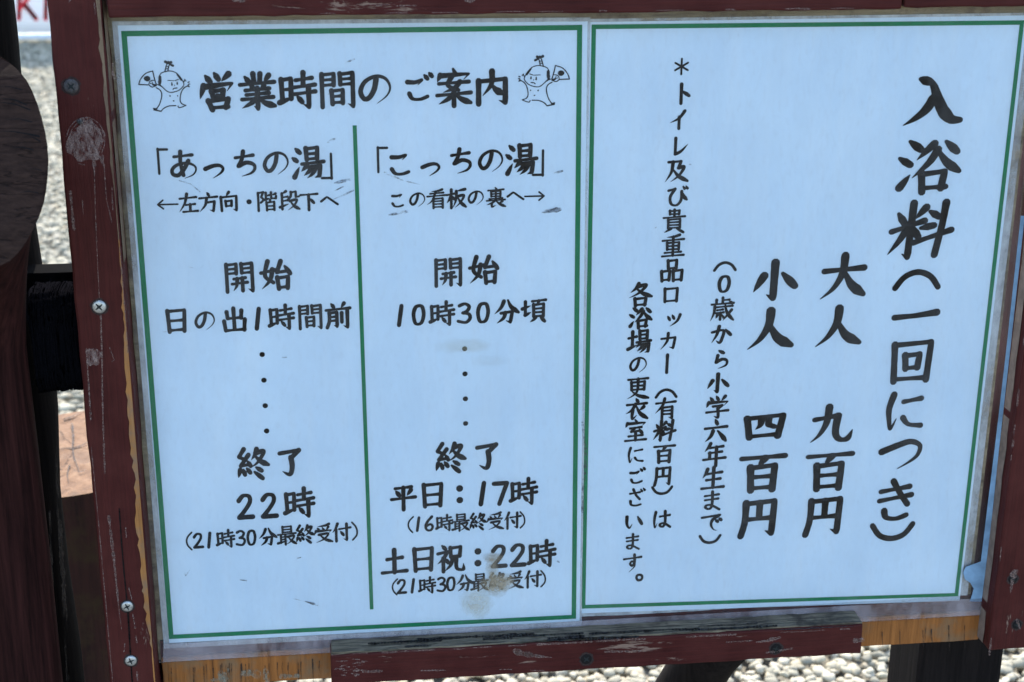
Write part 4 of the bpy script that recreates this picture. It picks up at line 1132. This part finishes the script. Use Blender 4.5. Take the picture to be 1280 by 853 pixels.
# ------------------------------------------------------------------ tree-trunk post with a sawn limb, far left
M_BARK = bare_wood("dark_stained_trunk", 'z', (0.012, 0.0046, 0.0042), (0.034, 0.0115, 0.0100), crack=(0.003, 0.0012, 0.0012), scale=140, rough=0.85, spec=0.04)
YT = 0.075
M_TRUNK = bare_wood("dark_trunk", 'z', (0.0042, 0.0034, 0.0034), (0.0105, 0.0080, 0.0072), crack=(0.002, 0.0015, 0.0015), scale=150, rough=0.9, spec=0.02)
tz = P(0, 430, YT)
edge_x = P(57, 430, YT + 0.05).x
R = 0.085
tp = thing("tree_post", "dark stained tree-trunk post with a sawn limb stub, left of the notice board", "post", (edge_x - R, YT + 0.06, 0.0))
path = [Vector((edge_x - R + 0.002 * math.sin(i * 1.3), YT + 0.06, -0.05 + 2.2 * i / 24)) for i in range(25)]
V, F = tube(path, [R * (1 + 0.02 * math.sin(i * 0.9)) for i in range(25)], 40, 0.10, 2)
obj("trunk", V, F, M_TRUNK, tp, smooth=True)
# weathered ridge down the trunk's right edge
yf = YT + 0.06 - R * 0.85
n = 48
face = []
for k in range(n):
    th = 2 * math.pi * k / n
    f = 1 + 0.025 * noise.noise(Vector((math.cos(th) * 2, math.sin(th) * 2, 0.3)))
    face.append(P(-42 + 104 * f * math.cos(th), 201 - 143 * f * math.sin(th), -0.115 + 0.055 * math.sin(th)))
zl = P(-45, 440, -0.03).z
lc = P(-48, 440, -0.03)
rl = 0.0565


def low_ring(z, r):
    return [Vector((lc.x + r * math.cos(2 * math.pi * k / n), lc.y + r * 0.9 * math.sin(2 * math.pi * k / n), z)) for k in range(n)]


rings = [low_ring(-0.05 + (zl + 0.05) * q / 10, rl * (1.06 - 0.006 * q)) for q in range(11)]
steps = 12
for q in range(1, steps + 1):
    t = q / steps
    lowr = low_ring(zl, rl)
    row = []
    for k in range(n):
        a = lowr[k]
        c = face[k]
        b_ = Vector((a.x * 0.8 + c.x * 0.2, a.y, a.z + (c.z - a.z) * 0.62))       # the limb rises before it swells outward
        row.append(a * (1 - t) ** 2 + b_ * 2 * t * (1 - t) + c * t * t)
    rings.append(row)
V = [v for r_ in rings for v in r_]
V = [v + Vector((1, 0.4, 0)) * 0.003 * noise.noise(Vector((v.x * 25, v.y * 25, v.z * 5))) for v in V]
F = []
for i in range(len(rings) - 1):
    for k in range(n):
        a, b = i * n + k, i * n + (k + 1) % n
        F.append([a, b, b + n, a + n])
lo = obj("limb_stub", V, F, M_BARK, tp, smooth=True)
ring = V[-n:]
cen = sum(ring, Vector((0, 0, 0))) / n
CV, CF = [], []
nr_ = 7
for q in range(nr_ + 1):
    f = 1 - q / nr_ * 0.999
    for k in range(n):
        v = cen.lerp(ring[k], f)
        v = v + Vector((0, -0.004 * (1 - f ** 4) + 0.003 * noise.noise(v * 30), 0))
        CV.append(v)
for q in range(nr_):
    for k in range(n):
        a, b = q * n + k, q * n + (k + 1) % n
        CF.append([a, b, b + n, a + n])


def make_cut(name, c1, c2, crackc, centre_off=(0, 0, 0), ringscale=90):
    mt, t, b = mat(name)
    v = coords(t)
    st = nd(t, 'ShaderNodeTexNoise')
    g = noise_n(t, coords(t, (0.30, 1, 1)), 240, 8, 0.78, 0.2)
    cr = noise_n(t, coords(t, (0.16, 1, 1.5)), 40, 4, 0.6, 0.3)
    c = mixc(t, ramp(t, g, [(0.35, 0.0), (0.65, 1.0)]), c1, c2)
    k = ramp(t, cr, [(0.485, 0.0), (0.497, 0.8), (0.506, 0.0)])
    c = mixc(t, k, c, crackc)
    t.links.new(c, b.inputs['Base Color'])
    b.inputs['Roughness'].default_value = 0.8
    b.inputs['Specular IOR Level'].default_value = 0.1
    h = nd(t, 'ShaderNodeMath', operation='SUBTRACT')
    t.links.new(g, h.inputs[0]); t.links.new(k, h.inputs[1])
    bump(t, b, h.outputs[0], 0.6, 0.003)
    return mt


obj("sawn_face", CV, CF, make_cut("dark_sawn_wood", (0.017, 0.0088, 0.0064), (0.046, 0.0250, 0.0175), (0.006, 0.0035, 0.003)), lo, smooth=True)


def on_face(q):
    n_ = (face[12] - face[0]).cross(face[24] - face[0]).normalized()
    r_ = ray(q[0], q[1])
    h = CAM + r_ * ((cen - CAM).dot(n_) / r_.dot(n_))
    return h + Vector((0, -0.0075, 0.001))


marks("crack", [('p', 1.6, [(40, 137), (22, 130), (8, 128), (-6, 127)]), ('p', 1.3, [(36, 131), (20, 124), (0, 122)]), ('p', 1.8, [(51, 170), (38, 167), (20, 164), (2, 163)]), ('p', 1.2, [(52, 176), (44, 171), (30, 171)]),
                ('p', 1.3, [(42, 152), (26, 148), (10, 149)]), ('p', 1.2, [(44, 187), (30, 183), (16, 184)]), ('p', 1.0, [(54, 212), (44, 210), (36, 211)]), ('p', 1.0, [(50, 240), (38, 238), (26, 240)]), ('p', 1.0, [(30, 112), (14, 108), (2, 108)])],
      lo, 0, M_CRACK, 0.3, 18, split=True, to3=on_face)
M_WEATHER = worn_film("weathered_streak", (0.075, 0.055, 0.042), 0.42, 0.62, 260, (1, 1, 0.12))
yw = YT + 0.06 - R * 0.80
marks("weathered_ridge", [('u', 5, [(74, 640), (78, 700), (81, 760), (83, 800)]), ('u', 3, [(70, 560), (73, 640), (77, 720)]), ('u', 3, [(62, 640), (66, 740), (70, 853)]), ('u', 4, [(82, 800), (86, 870)])], tp, yw - 0.03, M_WEATHER, 0.35, 8, split=True)

# ------------------------------------------------------------------ rope-wrapped crossbar between the trunk and the board
bz = P(75, 418, 0.03)
bar = thing("crossbar", "short crossbar wrapped in black palm rope joining trunk post and board", "crossbar", (P(80, 418, 0.03).x, 0.03, P(75, 470, 0.03).z))
xa, xb = P(43, 418, 0.02).x, P(135, 418, 0.02).x
V, F = rough_box((Vector((xa - 0.02, 0.085, P(70, 341, .085).z)), Vector((xb + 0.02, 0.085, P(70, 341, .085).z)), Vector((xb + .02, 0.085, P(70, 353, .085).z - .03)), Vector((xa - .02, 0.085, P(70, 353, .085).z - .03))), (0, 0.03, 0), (4, 1))
obj("bar", V, F, plain("black_bar", (0.003, 0.0028, 0.003), 0.9, 0, 0.4, 60, 0, 0.02), bar)
rz = (P(75, 352, -0.015).z - P(75, 484, -0.015).z) / 2 * 1.05
cz = (P(75, 352, -0.01).z + P(75, 484, -0.01).z) / 2 - 0.0125
V, F = [], []
nx, nk = 120, 60
for i in range(nx + 1):
    x = xa + (xb - xa) * i / nx
    rib = abs(math.sin(i / nx * math.pi * 29))
    endr = 0.94 if i in (0, nx) else 1
    for k in range(nk):
        th = 2 * math.pi * k / nk
        r = rz * endr * (0.95 + 0.03 * rib + 0.07 * noise.noise(Vector((x * 70, math.cos(th) * 9, math.sin(th) * 9))))
        cq = math.copysign(abs(math.cos(th)) ** 0.55, math.cos(th))
        sq = math.copysign(abs(math.sin(th)) ** 0.55, math.sin(th))
        V.append(Vector((x + 0.003 * noise.noise(Vector((i, th * 2, 1.7))) - (0.004 * math.sin(th) if i == 0 else 0), 0.035 + r * 0.62 * cq, cz - 0.004 + r * 0.96 * sq)))
for i in range(nx):
    for k in range(nk):
        a, b = i * nk + k, i * nk + (k + 1) % nk
        F.append([a, b, b + nk, a + nk])
F.append(list(range(nk)))
M_ROPE = plain("black_palm_rope", (0.0046, 0.0046, 0.0062), 1.0, 0, 0.8, 900, 0.8, 0.0)
wrap = obj("rope_wrap", V, F, M_ROPE, bar, smooth=True)
fib = []
rr = random.Random(77)
for k in range(70):
    x, y_ = rr.uniform(43, 95), rr.uniform(350, 486)
    if k < 22: x = rr.uniform(40, 47)
    elif k < 46: y_ = rr.choice([349, 351, 484, 487])
    a = rr.uniform(0, 6.28)
    L = rr.uniform(2, 6)
    fib.append(('p', rr.uniform(.5, 1.0), [(x, y_), (x + L * math.cos(a), y_ + L * math.sin(a))]))
fib.append(('p', 1.0, [(63, 354), (68, 341)]))
marks("rope_fibre", fib, wrap, -0.012, M_ROPE, 0.2, 5)

# ------------------------------------------------------------------ sawn log standing behind the board
YS = 0.62
sc_ = P(93, 566, YS)
stump = thing("cut_log", "upright sawn log with pale cracked top, on the gravel behind the board", "log", (sc_.x, sc_.y, 0))
RS = 0.150
n = 48
V, F = [], []
levels = [0.0, 0.2, 0.4, 0.6, 0.8, 0.93, 1.0]
for i, t in enumerate(levels):
    for k in range(n):
        th = 2 * math.pi * k / n
        r = RS * (1.02 + 0.05 * noise.noise(Vector((math.cos(th) * 1.5, math.sin(th) * 1.5, t * 0.7)))) * (0.985 if i == len(levels) - 1 else 1)
        z = sc_.z * t + (0.07 * r * math.cos(th) if t > 0.5 else 0)
        V.append(Vector((sc_.x + r * math.cos(th), sc_.y + r * math.sin(th), z)))
for i in range(len(levels) - 1):
    for k in range(n):
        a, b = i * n + k, i * n + (k + 1) % n
        F.append([a, b, b + n, a + n])
M_LOGSIDE = bare_wood("mossy_painted_log", 'z', (0.022, 0.0075, 0.006), (0.042, 0.014, 0.011), crack=(0.006, 0.003, 0.003), scale=80, stain=(0.036, 0.021, 0.009), rough=0.8)
obj("log_side", V, F, M_LOGSIDE, stump, smooth=True)
top = V[-n:]
cen = sc_ + Vector((0.0, 0.015, 0))
TV, TF = [], []
for q in range(13):
    f = 1 - q / 12 * 0.999
    for k in range(n):
        v = cen.lerp(top[k], f)
        TV.append(v + Vector((0, 0, 0.004 * noise.noise(v * 60) * (1 if q else 0) + 0.001)))
for q in range(12):
    for k in range(n):
        a, b = q * n + k, q * n + (k + 1) % n
        TF.append([a, b, b + n, a + n])


def make_stump_top():
    mt, t, b = mat("cracked_end_grain")
    tc = nd(t, 'ShaderNodeTexCoord')
    v = tc.outputs['Object']
    n1 = noise_n(t, v, 42, 8, 0.75)
    sep = nd(t, 'ShaderNodeSeparateXYZ')
    t.links.new(v, sep.inputs[0])
    at = nd(t, 'ShaderNodeMath', operation='ARCTAN2')
    t.links.new(sep.outputs['Y'], at.inputs[0]); t.links.new(sep.outputs['X'], at.inputs[1])
    wob = nd(t, 'ShaderNodeMath', operation='MULTIPLY_ADD')
    t.links.new(n1, wob.inputs[0]); wob.inputs[1].default_value = 0.9
    t.links.new(at.outputs[0], wob.inputs[2])
    rad = nd(t, 'ShaderNodeMath', operation='MULTIPLY')
    t.links.new(wob.outputs[0], rad.inputs[0]); rad.inputs[1].default_value = 2.5
    sn = nd(t, 'ShaderNodeMath', operation='SINE')
    t.links.new(rad.outputs[0], sn.inputs[0])
    ab = nd(t, 'ShaderNodeMath', operation='ABSOLUTE')
    t.links.new(sn.outputs[0], ab.inputs[0])
    crack = ramp(t, ab.outputs[0], [(0.0, 0.6), (0.07, 0.0)])
    c = ramp(t, n1, [(0.3, (0.105, 0.050, 0.022)), (0.52, (0.205, 0.108, 0.052)), (0.7, (0.29, 0.175, 0.095))])
    c = mixc(t, crack, c, (0.07, 0.035, 0.02))
    n2 = noise_n(t, v, 12, 4, 0.6)
    c = mixc(t, ramp(t, n2, [(0.55, 0.0), (0.7, 0.6)]), c, (0.12, 0.08, 0.055))
    t.links.new(c, b.inputs['Base Color'])
    b.inputs['Roughness'].default_value = 0.85
    h = nd(t, 'ShaderNodeMath', operation='SUBTRACT')
    t.links.new(n1, h.inputs[0]); t.links.new(crack, h.inputs[1])
    bump(t, b, h.outputs[0], 0.7, 0.006)
    return mt


sawn = obj("sawn_top", TV, TF, make_stump_top(), stump, loc=cen, smooth=True)


def on_top(q):
    r = ray(q[0], q[1])
    nrm = Vector((-0.07, 0, 1))
    p0_ = sc_ + Vector((0, 0, 0.0035))
    return CAM + r * ((p0_ - CAM).dot(nrm) / r.dot(nrm))


marks("crack", [('P', 2.6, [(90, 530), (91.5, 545), (91, 560), (92.5, 572), (97, 583), (99, 591)]), ('P', 1.3, [(91, 561), (83, 560), (72, 561)]), ('P', 1.5, [(92, 560), (101, 557), (114, 550)]),
                ('P', 1.8, [(87, 582), (84, 592), (86, 604)]), ('p', 1.3, [(100, 590), (108, 587)]), ('P', 1.4, [(80, 524), (92, 520), (106, 512)])],
      sawn, 0, worn_film("dark_crack", (0.05, 0.026, 0.017), 0.3, 0.6, 90), 0.3, 14, split=True, to3=on_top)

# ------------------------------------------------------------------ far white sign with red letters
g0 = G(40, 54)
YG = g0.y
x0, x1 = P(-160, 20, YG).x, P(190, 20, YG).x
zb_, zt_ = P(40, 41, YG).z, P(40, 41, YG).z + 1.15
far_s = thing("lettered_banner", "white banner with red capital letters, far off on the gravel behind the trunk post", "banner", (P(40, 41, YG).x, YG, 0))
V, F = rough_box((Vector((x0, YG, zt_)), Vector((x1, YG, zt_)), Vector((x1, YG, zb_)), Vector((x0, YG, zb_))), (0, 0.012, 0), (24, 12))
V = [v + Vector((0, 0.02 * noise.noise(Vector((v.x * 3, 0, v.z * 5))), 0)) for v in V]
mb, t, b = mat("white_banner_cloth")
b.inputs['Base Color'].default_value = (0.82, 0.84, 0.86, 1)
b.inputs['Roughness'].default_value = 0.7
tl_ = nd(t, 'ShaderNodeBsdfTranslucent')
tl_.inputs['Color'].default_value = (0.85, 0.86, 0.88, 1)
mx = nd(t, 'ShaderNodeMixShader')
mx.inputs[0].default_value = 0.30
t.links.new(b.outputs[0], mx.inputs[1]); t.links.new(tl_.outputs[0], mx.inputs[2])
t.links.new(mx.outputs[0], t.nodes['Material Output'].inputs['Surface'])
obj("cloth", V, F, mb, far_s, smooth=True)
M_RED = plain("red_lettering", (0.85, 0.045, 0.06), 0.6, 0, 0.05)
marks("letter", [('u', 5.5, [(24.5, -12), (23.5, 24)]), ('u', 5.5, [(42, -12), (26, 10)]), ('u', 5.5, [(30, 5), (45, 24)])], far_s, YG - 0.03, M_RED, 0.02)
marks("letter", [('u', 5.5, [(58, -12), (57, 24)])], far_s, YG - 0.03, M_RED, 0.02)
zr = P(40, 50, YG).z
V, F = rough_box((Vector((x0, YG - 0.02, zb_ - 0.01)), Vector((x1, YG - 0.02, zb_ - 0.01)), Vector((x1, YG - 0.02, zr)), Vector((x0, YG - 0.02, zr))), (0, 0.06, 0), (6, 1))
bevel_obj(obj("bottom_bar", V, F, plain("white_bar", (0.75, 0.77, 0.78), 0.4), far_s), 0.01)
for xx in (x0, x1):
    V, F = tube([Vector((xx, YG + 0.02, 0)), Vector((xx, YG + 0.02, zt_ + 0.05))], [0.02, 0.02], 14)
    obj("pole", V, F, M_STEEL, far_s, smooth=True)
